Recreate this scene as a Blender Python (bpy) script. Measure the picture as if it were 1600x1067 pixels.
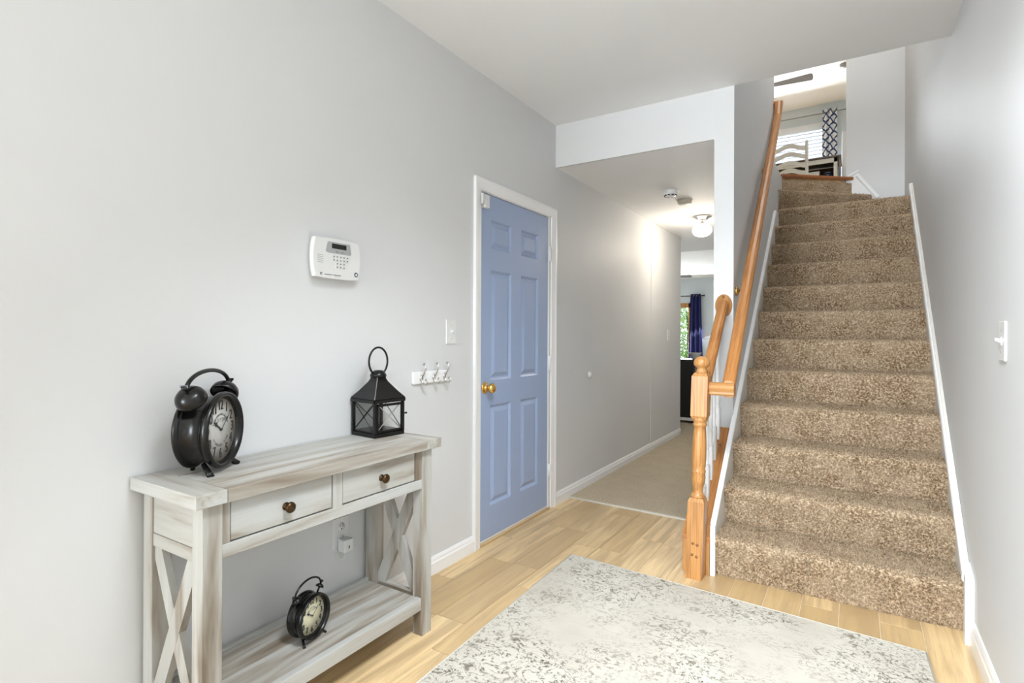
import bpy, bmesh, math, random
import numpy as np
from mathutils import Matrix, Vector

for o in list(bpy.data.objects):
    bpy.data.objects.remove(o, do_unlink=True)
SC = bpy.context.scene
COL = SC.collection
PI = math.pi
rnd = random.Random(7)

# ------------------------------------------------------------------ camera
FPX = 848.55
cam_d = bpy.data.cameras.new('camera')
cam_d.sensor_fit = 'HORIZONTAL'
cam_d.sensor_width = 36.0
cam_d.lens = FPX / 1600 * 36.0
cam_d.shift_y = -9.92 / 1600
cam_d.clip_start = 0.02
cam = bpy.data.objects.new('camera', cam_d)
COL.objects.link(cam)
cam.matrix_world = (Matrix.Translation((1.761, 0.0, 1.18)) @ Matrix.Rotation(math.radians(32.252), 4, 'Z')
                    @ Matrix.Rotation(PI / 2, 4, 'X') @ Matrix.Rotation(0.0044, 4, 'Z'))
SC.camera = cam

# ------------------------------------------------------------------ world, light, exposure
W = bpy.data.worlds.new('world')
SC.world = W
W.use_nodes = True
bg = W.node_tree.nodes['Background']
bg.inputs[0].default_value = (0.80, 0.88, 1.0, 1)
bg.inputs[1].default_value = 1.6
SC.view_settings.view_transform = 'Standard'
SC.view_settings.look = 'None'
SC.view_settings.gamma = 1.0
SC.view_settings.use_curve_mapping = False
SC.view_settings.exposure = 0.54


def area_light(name, loc, direction, sx, sy, power, color=(1, 1, 1)):
    d = bpy.data.lights.new(name, 'AREA')
    d.shape = 'RECTANGLE'
    d.size = sx
    d.size_y = sy
    d.energy = power
    d.color = color
    o = bpy.data.objects.new(name, d)
    COL.objects.link(o)
    o.location = loc
    o.rotation_euler = Vector(direction).to_track_quat('-Z', 'Y').to_euler()
    return o


def point_light(name, loc, power, color=(1, 1, 1), r=0.05):
    d = bpy.data.lights.new(name, 'POINT')
    d.energy = power
    d.color = color
    d.shadow_soft_size = r
    o = bpy.data.objects.new(name, d)
    COL.objects.link(o)
    o.location = loc
    return o


# daylight through the glazed front entry behind the camera, and through the windows of the two far rooms
area_light('front_window_daylight', (-0.2, -6.85, 1.45), (0.12, 1, 0.0), 3.0, 2.2, 395, (0.875, 0.945, 1.0))
area_light('patio_door_daylight', (-1.9, 13.3, 1.3), (0.2, -1, -0.45), 1.8, 2.0, 105, (0.93, 0.97, 1.0))
area_light('upper_window_daylight', (0.6, 10.5, 4.1), (0.0, -1, -0.5), 1.8, 1.2, 120, (0.93, 0.97, 1.0))
area_light('foyer_fill_area', (1.62, 0.95, 2.60), (-0.03, 0.40, -1), 0.6, 0.9, 46, (0.875, 0.945, 1.0)).data.spread = math.radians(108)  # unseen fill light added for the floor, rug and lower steps
point_light('foyer_fill_point', (1.55, 0.10, 2.20), 6, (0.97, 0.975, 1.0), 0.16)  # added point fill without a fixture, lifts upper walls and ceiling
point_light('stairwell_fill_point', (1.66, 4.7, 4.70), 24, (1.0, 0.97, 0.93), 0.15)  # unseen fill added over the stairs for the landing and stair walls


# ------------------------------------------------------------------ materials
def mat(name, color=(0.8, 0.8, 0.8), rough=0.5, metal=0.0, spec=None):
    m = bpy.data.materials.new(name)
    m.use_nodes = True
    b = m.node_tree.nodes['Principled BSDF']
    b.inputs['Base Color'].default_value = (*color, 1)
    b.inputs['Roughness'].default_value = rough
    b.inputs['Metallic'].default_value = metal
    if spec is not None:
        b.inputs['Specular IOR Level'].default_value = spec
    return m


class NT:
    """Small helper around a node tree."""
    def __init__(self, m):
        self.t = m.node_tree
        self.b = self.t.nodes['Principled BSDF']

    def n(self, typ, **kw):
        nd = self.t.nodes.new(typ)
        for k, v in kw.items():
            setattr(nd, k, v)
        return nd

    def l(self, a, b):
        self.t.links.new(a, b)

    def coords(self, scale=(1, 1, 1), rand=False, rot=(0, 0, 0), kind='Object', pitch=0.0):
        tc = self.n('ShaderNodeTexCoord')
        mp = self.n('ShaderNodeMapping')
        mp.inputs['Scale'].default_value = scale
        mp.inputs['Rotation'].default_value = rot
        src = tc.outputs[kind]
        if pitch:
            pm = self.n('ShaderNodeMapping')
            pm.inputs['Rotation'].default_value = (-pitch, 0, 0)
            self.l(src, pm.inputs['Vector'])
            src = pm.outputs[0]
        self.l(src, mp.inputs['Vector'])
        if rand:
            oi = self.n('ShaderNodeObjectInfo')
            mu = self.n('ShaderNodeMath', operation='MULTIPLY')
            mu.inputs[1].default_value = 37.0
            self.l(oi.outputs['Random'], mu.inputs[0])
            cx = self.n('ShaderNodeCombineXYZ')
            for i in range(3):
                self.l(mu.outputs[0], cx.inputs[i])
            self.l(cx.outputs[0], mp.inputs['Location'])
        return mp.outputs[0]

    def noise(self, vec, scale, detail=4, rough=0.55, dist=0.0):
        nd = self.n('ShaderNodeTexNoise')
        nd.inputs['Scale'].default_value = scale
        nd.inputs['Detail'].default_value = detail
        nd.inputs['Roughness'].default_value = rough
        nd.inputs['Distortion'].default_value = dist
        if vec is not None:
            self.l(vec, nd.inputs['Vector'])
        return nd.outputs['Fac']

    def ramp(self, fac, stops, interp='LINEAR'):
        r = self.n('ShaderNodeValToRGB')
        r.color_ramp.interpolation = interp
        el = r.color_ramp.elements
        while len(el) < len(stops):
            el.new(0.5)
        for e, (p, c) in zip(el, stops):
            e.position = p
            e.color = (*c, 1) if len(c) == 3 else c
        self.l(fac, r.inputs[0])
        return r.outputs[0]

    def mix(self, fac, a, b, mode='MIX'):
        m = self.n('ShaderNodeMix', data_type='RGBA', blend_type=mode)
        if isinstance(fac, (int, float)):
            m.inputs[0].default_value = fac
        else:
            self.l(fac, m.inputs[0])
        for i, v in ((6, a), (7, b)):
            if isinstance(v, tuple):
                m.inputs[i].default_value = (*v, 1)
            else:
                self.l(v, m.inputs[i])
        return m.outputs[2]

    def math(self, op, a, b=0.0, c=None):
        m = self.n('ShaderNodeMath', operation=op)
        for i, v in enumerate((a, b, c)):
            if v is None:
                continue
            if isinstance(v, (int, float)):
                m.inputs[i].default_value = v
            else:
                self.l(v, m.inputs[i])
        return m.outputs[0]

    def color(self, out):
        self.l(out, self.b.inputs['Base Color'])

    def bump(self, h, strength, dist=0.002):
        bp = self.n('ShaderNodeBump')
        bp.inputs['Strength'].default_value = strength
        bp.inputs['Distance'].default_value = dist
        self.l(h, bp.inputs['Height'])
        self.l(bp.outputs[0], self.b.inputs['Normal'])


def m_paint(name, c, rough=0.6, amp=0.02):
    m = mat(name, c, rough)
    t = NT(m)
    v = t.coords()
    n1 = t.noise(v, 1.3, 3)
    lo = tuple(x * (1 - amp) for x in c)
    hi = tuple(min(1, x * (1 + amp)) for x in c)
    t.color(t.ramp(n1, [(0.3, lo), (0.7, hi)]))
    t.bump(t.noise(v, 260, 2), 0.08, 0.001)
    return m


def m_oak(name, c1, c2, axis=2, rough=0.35, pitch=0.0):
    m = mat(name, c1, rough)
    t = NT(m)
    s = [16.0, 16.0, 16.0]
    s[axis] = 1.1
    v = t.coords(tuple(s), rand=True, pitch=pitch)
    n1 = t.noise(v, 1.6, 5, 0.6, 0.6)
    s2 = [90.0, 90.0, 90.0]
    s2[axis] = 2.5
    n2 = t.noise(t.coords(tuple(s2), rand=True, pitch=pitch), 1.5, 3)
    c = t.ramp(n1, [(0.3, c2), (0.48, c1), (0.6, tuple(x * 1.08 for x in c1)), (0.72, c2)])
    c = t.mix(t.ramp(n2, [(0.45, (0, 0, 0)), (0.62, (0.75, 0.75, 0.75))]), c, tuple(x * 0.8 for x in c2))
    t.color(c)
    t.bump(n2, 0.08, 0.0006)
    return m


def m_whitewash(name, axis):
    m = mat(name, (0.6, 0.6, 0.58), 0.55)
    t = NT(m)
    s = [9.0, 9.0, 9.0]
    s[axis] = 0.85
    n1 = t.noise(t.coords(tuple(s), rand=True), 1.6, 4, 0.55, 0.35)
    s2 = [70.0, 70.0, 70.0]
    s2[axis] = 2.0
    n2 = t.noise(t.coords(tuple(s2), rand=True), 1.2, 3)
    c = t.ramp(n1, [(0.30, (0.17, 0.13, 0.09)), (0.40, (0.30, 0.265, 0.22)), (0.49, (0.41, 0.395, 0.36)), (0.62, (0.455, 0.455, 0.435)), (0.8, (0.49, 0.50, 0.49))])
    c = t.mix(t.ramp(n2, [(0.42, (0, 0, 0)), (0.72, (0.30, 0.30, 0.30))]), c, (0.34, 0.31, 0.27))
    t.color(c)
    t.bump(n2, 0.1, 0.0008)
    return m


def m_plank():
    m = mat('wood_look_plank', (0.5, 0.35, 0.2), 0.34)
    t = NT(m)
    oi = t.n('ShaderNodeObjectInfo')
    base = t.ramp(oi.outputs['Random'], [(0.0, (0.52, 0.355, 0.17)), (0.25, (0.69, 0.49, 0.25)), (0.5, (0.80, 0.59, 0.325)),
                                         (0.8, (0.73, 0.53, 0.285)), (1.0, (0.48, 0.33, 0.165))])
    n1 = t.noise(t.coords((15, 1.2, 15), rand=True), 1.5, 5, 0.6, 0.5)
    n2 = t.noise(t.coords((110, 3, 110), rand=True), 1.2, 3)
    c = t.mix(t.ramp(n1, [(0.38, (0.75, 0.75, 0.75)), (0.60, (0, 0, 0))]), base, (0.42, 0.285, 0.15))
    c = t.mix(t.ramp(n2, [(0.45, (0, 0, 0)), (0.75, (0.35, 0.35, 0.35))]), c, (0.46, 0.33, 0.18))
    t.color(c)
    t.bump(n2, 0.06, 0.0005)
    return m


def m_rug():
    m = mat('distressed_rug', (0.7, 0.68, 0.62), 0.9, spec=0.1)
    t = NT(m)
    v = t.coords()
    base = t.ramp(t.noise(v, 2.6, 3), [(0.35, (0.48, 0.44, 0.375)), (0.65, (0.57, 0.54, 0.475))])
    big = t.noise(v, 2.4, 3, 0.55, 0.3)
    mask = t.ramp(big, [(0.40, (0.03, 0.03, 0.03)), (0.56, (1, 1, 1))])
    v2 = t.coords((1.0, 1.3, 1))
    vein = t.noise(v2, 11, 4, 0.62, 2.4)
    ve = t.ramp(vein, [(0.455, (0, 0, 0)), (0.48, (1, 1, 1)), (0.50, (1, 1, 1)), (0.53, (0, 0, 0))])
    blot = t.ramp(t.noise(v, 24, 4, 0.68, 0.8), [(0.57, (0, 0, 0)), (0.66, (1, 1, 1))])
    brk = t.ramp(t.noise(v, 60, 3, 0.6), [(0.42, (0.1, 0.1, 0.1)), (0.55, (1, 1, 1))])
    ve = t.math('MULTIPLY', ve, brk)
    f = t.math('MAXIMUM', ve, t.math('MULTIPLY', blot, 0.8))
    f = t.math('MULTIPLY', f, mask)
    stria = t.ramp(t.noise(t.coords((3, 90, 1)), 2, 3), [(0.52, (0, 0, 0)), (0.68, (0.35, 0.35, 0.35))])
    base = t.mix(stria, base, (0.38, 0.35, 0.30))
    t.color(t.mix(t.math('MULTIPLY', f, 1.0), base, (0.105, 0.088, 0.058)))
    t.bump(t.noise(v, 420, 2), 0.4, 0.002)
    return m


def m_carpet(name, dark, mid, light, scale):
    m = mat(name, mid, 0.95, spec=0.05)
    t = NT(m)
    v = t.coords(rand=True)
    n1 = t.noise(v, scale, 3, 0.7)
    n2 = t.noise(v, 7.0, 3, 0.6)
    c = t.ramp(n1, [(0.34, dark), (0.48, mid), (0.62, light)])
    c = t.mix(t.ramp(n2, [(0.38, (0.0, 0.0, 0.0)), (0.62, (0.34, 0.34, 0.34))]), c, light)
    t.color(c)
    t.bump(n1, 0.5, 0.004)
    return m


def m_glass(name, tint=(1, 1, 1), refl=0.1):
    m = bpy.data.materials.new(name)
    m.use_nodes = True
    nt = m.node_tree
    nt.nodes.clear()
    out = nt.nodes.new('ShaderNodeOutputMaterial')
    mx = nt.nodes.new('ShaderNodeMixShader')
    tr = nt.nodes.new('ShaderNodeBsdfTransparent')
    tr.inputs[0].default_value = (*tint, 1)
    gl = nt.nodes.new('ShaderNodeBsdfGlossy')
    gl.inputs['Roughness'].default_value = 0.03
    mx.inputs[0].default_value = refl
    nt.links.new(tr.outputs[0], mx.inputs[1])
    nt.links.new(gl.outputs[0], mx.inputs[2])
    nt.links.new(mx.outputs[0], out.inputs[0])
    return m


def m_emit(name, c, s):
    m = mat(name, c, 0.4)
    b = m.node_tree.nodes['Principled BSDF']
    b.inputs['Emission Color'].default_value = (*c, 1)
    b.inputs['Emission Strength'].default_value = s
    return m


def m_patterned_curtain():
    m = mat('lattice_curtain_cloth', (0.8, 0.8, 0.8), 0.85)
    t = NT(m)
    vo = t.n('ShaderNodeTexVoronoi', feature='DISTANCE_TO_EDGE')
    vo.inputs['Scale'].default_value = 13.0
    vo.inputs['Randomness'].default_value = 0.25
    t.l(t.coords((1.0, 0.0, 0.75), rot=(0, PI / 4, 0)), vo.inputs['Vector'])
    t.color(t.ramp(vo.outputs['Distance'], [(0.06, (0.03, 0.06, 0.17)), (0.11, (0.03, 0.06, 0.17)), (0.14, (0.78, 0.8, 0.82))]))
    return m


def m_leaf():
    m = mat('leaf_green', (0.2, 0.4, 0.08), 0.5)
    t = NT(m)
    n1 = t.noise(t.coords(), 5, 3)
    t.color(t.ramp(n1, [(0.35, (0.07, 0.20, 0.03)), (0.5, (0.25, 0.45, 0.08)), (0.65, (0.55, 0.70, 0.25))]))
    return m


def m_brushed(name, c, rough=0.4):
    m = mat(name, c, rough, 0.0, 0.35)
    t = NT(m)
    n1 = t.noise(t.coords(), 30, 4)
    t.color(t.ramp(n1, [(0.35, c), (0.7, tuple(x * 1.7 for x in c))]))
    return m


def m_dial(name, c, edge):
    m = mat(name, c, 0.5)
    t = NT(m)
    tc = t.n('ShaderNodeTexCoord')
    ln = t.n('ShaderNodeVectorMath', operation='LENGTH')
    t.l(tc.outputs['Object'], ln.inputs[0])
    n1 = t.noise(t.coords(), 40, 4)
    f = t.math('ADD', ln.outputs['Value'], t.math('MULTIPLY', n1, 0.03))
    t.color(t.ramp(f, [(0.075, c), (0.115, edge)]))
    return m


M = {}
M['wall'] = m_paint('wall_paint_light_grey', (0.652, 0.655, 0.658), 0.55)
M['wall_up'] = m_paint('wall_paint_pale_blue', (0.64, 0.70, 0.73), 0.6)
M['ceil'] = m_paint('ceiling_paint', (0.84, 0.84, 0.84), 0.7)
M['trim'] = m_paint('trim_white_gloss', (0.84, 0.84, 0.84), 0.3, 0.01)
M['skirt'] = m_paint('skirt_cream', (0.74, 0.72, 0.66), 0.35, 0.02)
M['door'] = m_paint('door_blue', (0.325, 0.41, 0.60), 0.28, 0.015)
M['oak'] = m_oak('oak_upright', (0.48, 0.235, 0.076), (0.37, 0.16, 0.045), 2)
M['oak_y'] = m_oak('oak_lengthwise', (0.47, 0.205, 0.06), (0.37, 0.145, 0.037), 1, 0.35, math.atan(0.86))
M['oak_x'] = m_oak('oak_crosswise', (0.48, 0.235, 0.076), (0.37, 0.16, 0.045), 0)
M['oak_red'] = m_oak('oak_reddish', (0.40, 0.15, 0.05), (0.30, 0.10, 0.03), 0)
M['oak_plug'] = mat('oak_plug', (0.20, 0.08, 0.025), 0.45)
M['door'].node_tree.nodes['Principled BSDF'].inputs['Specular IOR Level'].default_value = 0.5
M['ww_x'] = m_whitewash('whitewash_across', 0)
M['ww_y'] = m_whitewash('whitewash_lengthwise', 1)
M['ww_z'] = m_whitewash('whitewash_upright', 2)
M['gap'] = mat('dark_gap', (0.03, 0.028, 0.025), 0.8)
M['plank'] = m_plank()
M['grout'] = m_paint('grout_pale', (0.80, 0.70, 0.54), 0.8)
M['rug'] = m_rug()
M['rug_edge'] = mat('rug_binding', (0.60, 0.57, 0.50), 0.9)
M['stair'] = m_carpet('stair_carpet', (0.088, 0.047, 0.023), (0.235, 0.152, 0.084), (0.56, 0.44, 0.31), 105)
for _k, _v in (('Sheen Weight', 0.65), ('Sheen Roughness', 0.5), ('Sheen Tint', (1.0, 0.86, 0.64, 1))):
    M['stair'].node_tree.nodes['Principled BSDF'].inputs[_k].default_value = _v
M['berber'] = m_carpet('hall_carpet', (0.34, 0.275, 0.19), (0.46, 0.385, 0.28), (0.55, 0.48, 0.37), 120)
M['black'] = m_brushed('black_worn_metal', (0.004, 0.0037, 0.0035), 0.24)
M['black_cab'] = mat('black_lacquer', (0.008, 0.007, 0.007), 0.4)
M['mahogany'] = m_oak('mahogany_dark', (0.09, 0.015, 0.01), (0.05, 0.008, 0.006), 2)
M['brass'] = mat('polished_brass', (0.80, 0.52, 0.16), 0.18, 1.0)
M['bronze'] = mat('aged_bronze', (0.07, 0.04, 0.018), 0.35, 0.9)
M['chrome'] = mat('brushed_nickel', (0.62, 0.60, 0.57), 0.2, 1.0)
M['silver'] = mat('worn_silver_edge', (0.45, 0.43, 0.40), 0.4, 0.7)
M['plastic'] = mat('white_plastic', (0.70, 0.70, 0.69), 0.35)
M['plastic_beige'] = mat('beige_plastic', (0.50, 0.46, 0.38), 0.5)
M['plastic_grey'] = mat('grey_plastic', (0.36, 0.365, 0.37), 0.4)
M['lcd'] = mat('dark_lcd', (0.02, 0.022, 0.02), 0.2)
M['ink'] = mat('dark_print', (0.03, 0.03, 0.035), 0.6)
M['ink_soft'] = mat('grey_print', (0.18, 0.18, 0.19), 0.6)
M['navy'] = mat('navy_badge', (0.02, 0.02, 0.06), 0.4)
M['navy_cloth'] = m_paint('navy_velvet', (0.012, 0.016, 0.10), 0.9, 0.3)
M['lattice'] = m_patterned_curtain()
M['dial_grey'] = m_dial('dial_grey_cream', (0.56, 0.54, 0.50), (0.33, 0.27, 0.20))
M['dial_cream'] = m_dial('dial_yellow_cream', (0.70, 0.64, 0.44), (0.50, 0.36, 0.13))
M['glass'] = m_glass('clear_glass', (0.985, 0.99, 0.99), 0.025)
M['globe'] = m_emit('lit_frosted_globe', (1.0, 0.93, 0.80), 2.2)
M['leaf'] = m_leaf()
M['chair'] = m_paint('chair_cream_white', (0.74, 0.71, 0.64), 0.4, 0.03)
M['brown'] = m_oak('brown_table_top', (0.14, 0.085, 0.05), (0.08, 0.05, 0.03), 0)
M['dark_back'] = mat('dark_brown_back', (0.06, 0.035, 0.02), 0.6)  # plain dark brown for the upstairs table's back panel and shelf
M['blind'] = mat('white_blind', (0.72, 0.76, 0.80), 0.5)
M['pot'] = mat('dark_blue_pot', (0.02, 0.03, 0.06), 0.25)
M['fan'] = mat('fan_blade_grey', (0.30, 0.31, 0.33), 0.85, 0.0, 0.1)
M['bark'] = mat('bark', (0.10, 0.07, 0.04), 0.9)
M['earth'] = m_paint('garden_ground', (0.12, 0.16, 0.06), 0.9, 0.3)


# ------------------------------------------------------------------ mesh builder
def rootloc(o):
    v = Vector((0, 0, 0))
    while o is not None:
        v += o.location
        o = o.parent
    return v


class MB:
    def __init__(self):
        self.v = []
        self.f = []
        self.sm = []

    def add(self, vs, fs, smooth=False):
        k = len(self.v)
        self.v += [tuple(p) for p in vs]
        self.f += [tuple(i + k for i in f) for f in fs]
        self.sm += [smooth] * len(fs)
        return self

    def box(self, x0, x1, y0, y1, z0, z1):
        vs = [(x, y, z) for z in (z0, z1) for y in (y0, y1) for x in (x0, x1)]
        return self.add(vs, [(0, 2, 3, 1), (4, 5, 7, 6), (0, 1, 5, 4), (2, 6, 7, 3), (0, 4, 6, 2), (1, 3, 7, 5)])

    def prism(self, poly, fn, a, b):
        """poly: 2-D outline (counter-clockwise), fn(u, v, w) -> point, extruded from w=a to w=b."""
        n = len(poly)
        vs = [fn(u, v, a) for u, v in poly] + [fn(u, v, b) for u, v in poly]
        fs = [tuple(range(n - 1, -1, -1)), tuple(range(n, 2 * n))]
        fs += [(i, (i + 1) % n, n + (i + 1) % n, n + i) for i in range(n)]
        return self.add(vs, fs)

    def tube(self, pts, r, n=10, caps=True, closed=False):
        pts = [Vector(p) for p in pts]
        rs = r if isinstance(r, (list, tuple)) else [r] * len(pts)
        m = len(pts)
        vs = []
        up = Vector((0, 0, 1))
        prev = None
        for i, p in enumerate(pts):
            if closed:
                t = pts[(i + 1) % m] - pts[i - 1]
            else:
                t = pts[min(i + 1, m - 1)] - pts[max(i - 1, 0)]
            t.normalize()
            if prev is None:
                a = t.orthogonal().normalized() if abs(t.dot(up)) > 0.95 else t.cross(up).normalized()
            else:
                a = (prev - t * prev.dot(t)).normalized()
            prev = a
            b = t.cross(a)
            for k in range(n):
                an = 2 * PI * k / n
                vs.append(p + (a * math.cos(an) + b * math.sin(an)) * rs[i])
        fs = []
        for i in range(m if closed else m - 1):
            j = (i + 1) % m
            for k in range(n):
                k2 = (k + 1) % n
                fs.append((i * n + k, i * n + k2, j * n + k2, j * n + k))
        self.add(vs, fs, True)
        if caps and not closed:
            k = len(self.v) - m * n
            self.f += [tuple(k + i for i in range(n - 1, -1, -1)), tuple(k + (m - 1) * n + i for i in range(n))]
            self.sm += [False, False]
        return self

    def lathe(self, prof, mtx=None, n=24):
        """prof: list of (r, h) along local Z; mtx moves it."""
        mtx = mtx or Matrix()
        vs = []
        for r, h in prof:
            for k in range(n):
                a = 2 * PI * k / n
                vs.append(mtx @ Vector((r * math.cos(a), r * math.sin(a), h)))
        fs = []
        for i in range(len(prof) - 1):
            for k in range(n):
                k2 = (k + 1) % n
                fs.append((i * n + k, i * n + k2, (i + 1) * n + k2, (i + 1) * n + k))
        self.add(vs, fs, True)
        k = len(self.v) - len(vs)
        if prof[0][0] > 1e-6:
            self.f.append(tuple(k + i for i in range(n - 1, -1, -1)))
            self.sm.append(False)
        if prof[-1][0] > 1e-6:
            self.f.append(tuple(k + (len(prof) - 1) * n + i for i in range(n)))
            self.sm.append(False)
        return self

    def sweep(self, prof, p0, p1, side=None, cut0=None, cut1=None):
        """2-D profile (a, b) swept from p0 to p1: a along 'side', b upwards at right angles to the run."""
        p0, p1 = Vector(p0), Vector(p1)
        t = (p1 - p0).normalized()
        s = Vector(side).normalized() if side else t.cross(Vector((0, 0, 1))).normalized()
        u = s.cross(t).normalized()
        n = len(prof)
        r0, r1 = [], []
        for a, b in prof:
            q = s * a + u * b
            r0.append(p0 + q + (t * ((Vector(cut0).dot(-q)) / Vector(cut0).dot(t)) if cut0 else Vector()))
            r1.append(p1 + q + (t * ((Vector(cut1).dot(-q)) / Vector(cut1).dot(t)) if cut1 else Vector()))
        fs = [tuple(range(n - 1, -1, -1)), tuple(range(n, 2 * n))]
        fs += [(i, (i + 1) % n, n + (i + 1) % n, n + i) for i in range(n)]
        return self.add(r0 + r1, fs)

    def xf(self, mtx):
        self.v = [tuple(mtx @ Vector(p)) for p in self.v]
        return self

    def build(self, name, m, parent=None, bevel=0.0, world=True, seg=2, weld=False, keep=False):
        vs = [Vector(p) for p in self.v]
        o = None
        if parent is not None:
            off = rootloc(parent) if world else Vector()
            loc = Vector()
            if keep:
                pass
            else:
                c = sum(vs, Vector()) / len(vs)
                loc = c - off
                off = c
        else:
            xs = [p.x for p in vs]; ys = [p.y for p in vs]; zs = [p.z for p in vs]
            loc = Vector(((min(xs) + max(xs)) / 2, (min(ys) + max(ys)) / 2, min(zs)))
            off = loc
        me = bpy.data.meshes.new(name)
        me.from_pydata([tuple(p - off) for p in vs], [], self.f)
        me.polygons.foreach_set('use_smooth', self.sm)
        bm = bmesh.new()
        bm.from_mesh(me)
        if weld:
            bmesh.ops.remove_doubles(bm, verts=bm.verts, dist=1e-5)
        bmesh.ops.recalc_face_normals(bm, faces=bm.faces)
        bm.to_mesh(me)
        bm.free()
        me.materials.append(m)
        o = bpy.data.objects.new(name, me)
        COL.objects.link(o)
        o.location = loc
        if parent is not None:
            o.parent = parent
        if bevel > 0:
            md = o.modifiers.new('bevel', 'BEVEL')
            md.width = bevel
            md.segments = seg
            md.limit_method = 'ANGLE'
            md.angle_limit = math.radians(40)
        return o


def empty(name, loc=(0, 0, 0), rz=0.0):
    o = bpy.data.objects.new(name, None)
    COL.objects.link(o)
    o.location = loc
    o.rotation_euler = (0, 0, rz)
    o.empty_display_size = 0.05
    return o


def thing(name, label, cat, loc=(0, 0, 0), rz=0.0, group=None):
    o = empty(name, loc, rz)
    return tag(o, label, cat, group)


def tag(o, label, cat, group=None, kind=None):
    o['label'] = label
    o['category'] = cat
    if group:
        o['group'] = group
    if kind:
        o['kind'] = kind
    return o


def struct(o, label=None, cat=None):
    o['kind'] = 'structure'
    if label:
        o['label'] = label
    if cat:
        o['category'] = cat
    return o


def box(x0, x1, y0, y1, z0, z1):
    return MB().box(x0, x1, y0, y1, z0, z1)


def copy_tree(o, parent=None):
    c = o.copy()
    COL.objects.link(c)
    c.parent = parent
    for ch in list(o.children):
        copy_tree(ch, c)
    return c


def text_mesh(body, size, ext=0.0004, sx=1.0):
    cu = bpy.data.curves.new('lettering', 'FONT')
    cu.body = body
    cu.size = size
    cu.align_x = 'CENTER'
    cu.align_y = 'CENTER'
    cu.extrude = ext
    cu.resolution_u = 4
    ob = bpy.data.objects.new('lettering', cu)
    COL.objects.link(ob)
    dg = bpy.context.evaluated_depsgraph_get()
    dg.update()
    me = bpy.data.meshes.new_from_object(ob.evaluated_get(dg))
    vs = [(v.co.x * sx, v.co.y, v.co.z) for v in me.vertices]
    fs = [tuple(p.vertices) for p in me.polygons]
    bpy.data.objects.remove(ob, do_unlink=True)
    bpy.data.curves.remove(cu)
    bpy.data.meshes.remove(me)
    return vs, fs


# ------------------------------------------------------------------ key dimensions
XR = 2.15            # right wall
YH = 3.35            # plane of the header and of the stair wall's end
ZC = 2.635           # foyer ceiling
ZH = 2.345           # hall ceiling
RISE, RUN, Y0 = 0.193, 0.234, 2.814
SX0, SX1 = 1.182, 2.136   # carpet edges
ZU = 14 * RISE       # upper floor
ZT = 5.14            # upper ceiling
YW = 6.24            # wall at the turn of the stairs
SW0, SW1 = 1.055, 1.165   # wall between hall and stairs
CARPET = 0.012

# ------------------------------------------------------------------ floor and planks
fl = struct(box(-2.62, 4.92, -7.12, 6.4, -0.08, -0.003).build('floor', M['grout']), 'oak look plank floor of the foyer with pale joints', 'floor')
plank_cache = {}
seams = [0.130 + 0.1435 * k for k in range(-1, 15)]
starts = {1: 1.157, 2: 1.77, 0: 1.46, 3: 1.30}
rp = random.Random(3)
for k in range(len(seams) - 1):
    a, b = max(seams[k], 0.0) + 0.0012, min(seams[k + 1], XR) - 0.0012
    if b - a < 0.02:
        continue
    L = 0.612
    yj = {0: 2.069, 1: 2.069 + 0.31, 2: 1.774}.get(k, 1.2 + rp.random() * L)
    y = yj - L * 5
    while y < 3.6:
        y2 = min(y + L, 3.6)
        y1 = max(y, -0.8)
        if y2 - y1 > 0.02:
            if a > SX0 and y1 > 2.9:
                break
            key = (round(b - a, 4), round(y2 - y1, 4))
            if key not in plank_cache:
                o = box(a, b, y1 + 0.0012, y2 - 0.0012, -0.006, 0.0).build('plank', M['plank'], fl, bevel=0.0006, seg=1)
                plank_cache[key] = o
            else:
                src = plank_cache[key]
                o = src.copy()
                COL.objects.link(o)
                o.location = Vector(((a + b) / 2, (y1 + y2) / 2, -0.003)) - rootloc(fl)
        y += L

# hall carpet (wall to wall), with its edge strip
hc = MB()
hc.prism([(0.012, 3.575), (SW0 - 0.002, 3.535), (SW0 - 0.002, 6.55), (SW0 - 0.002, 13.5), (-3.0, 13.5), (-3.0, 6.55), (0.012, 6.55)],
         lambda u, v, w: (u, v, w), -0.02, CARPET)
struct(hc.build('floor_hall', M['berber']), 'speckled beige looped carpet running down the hall', 'carpet')
tr = MB().prism([(0.012, 3.560), (SW0 - 0.002, 3.520), (SW0 - 0.002, 3.537), (0.012, 3.577)], lambda u, v, w: (u, v, w), -0.002, 0.009)
struct(tr.build('trim_1', M['rug_edge'], bevel=0.003), 'pale metal edging strip where hall carpet meets planks', 'trim')

# ------------------------------------------------------------------ walls and ceilings
def solid(name, boxes, m, label=None, cat='wall', bevel=0.0):
    b = MB()
    for q in boxes:
        b.box(*q)
    return struct(b.build(name, m, bevel=bevel), label, cat)


DY0, DY1, DZ = 2.455, 3.268, 1.988
solid('wall_left', [(-0.12, 0, -0.8, DY0, 0, ZC + 0.065), (-0.12, 0, DY1, 5.44, 0, ZC + 0.065), (-0.12, 0, DY0, DY1, DZ, ZC + 0.065),
                    (-0.12, 0.004, 5.44, 6.55, 0, ZC + 0.065)], M['wall'], 'light grey painted wall with blue door', 'wall')
solid('wall_right', [(XR, XR + 0.12, -0.8, YW + 0.12, 0, ZT)], M['wall'], 'light grey painted wall to the right of the stairs', 'wall')
solid('wall_header', [(0, SW0, YH, YH + 0.02, ZH - .001, ZC + 0.065)], M['wall'], 'dropped header above the hall opening', 'wall')
solid('wall_stair', [(SW0, SW1, YH, 13.5, 0, ZU - 0.002), (SW0, SW1, YH, 5.16, ZU - 0.002, ZT)], M['wall'], 'narrow grey wall end between hall and stairs', 'wall')
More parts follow.
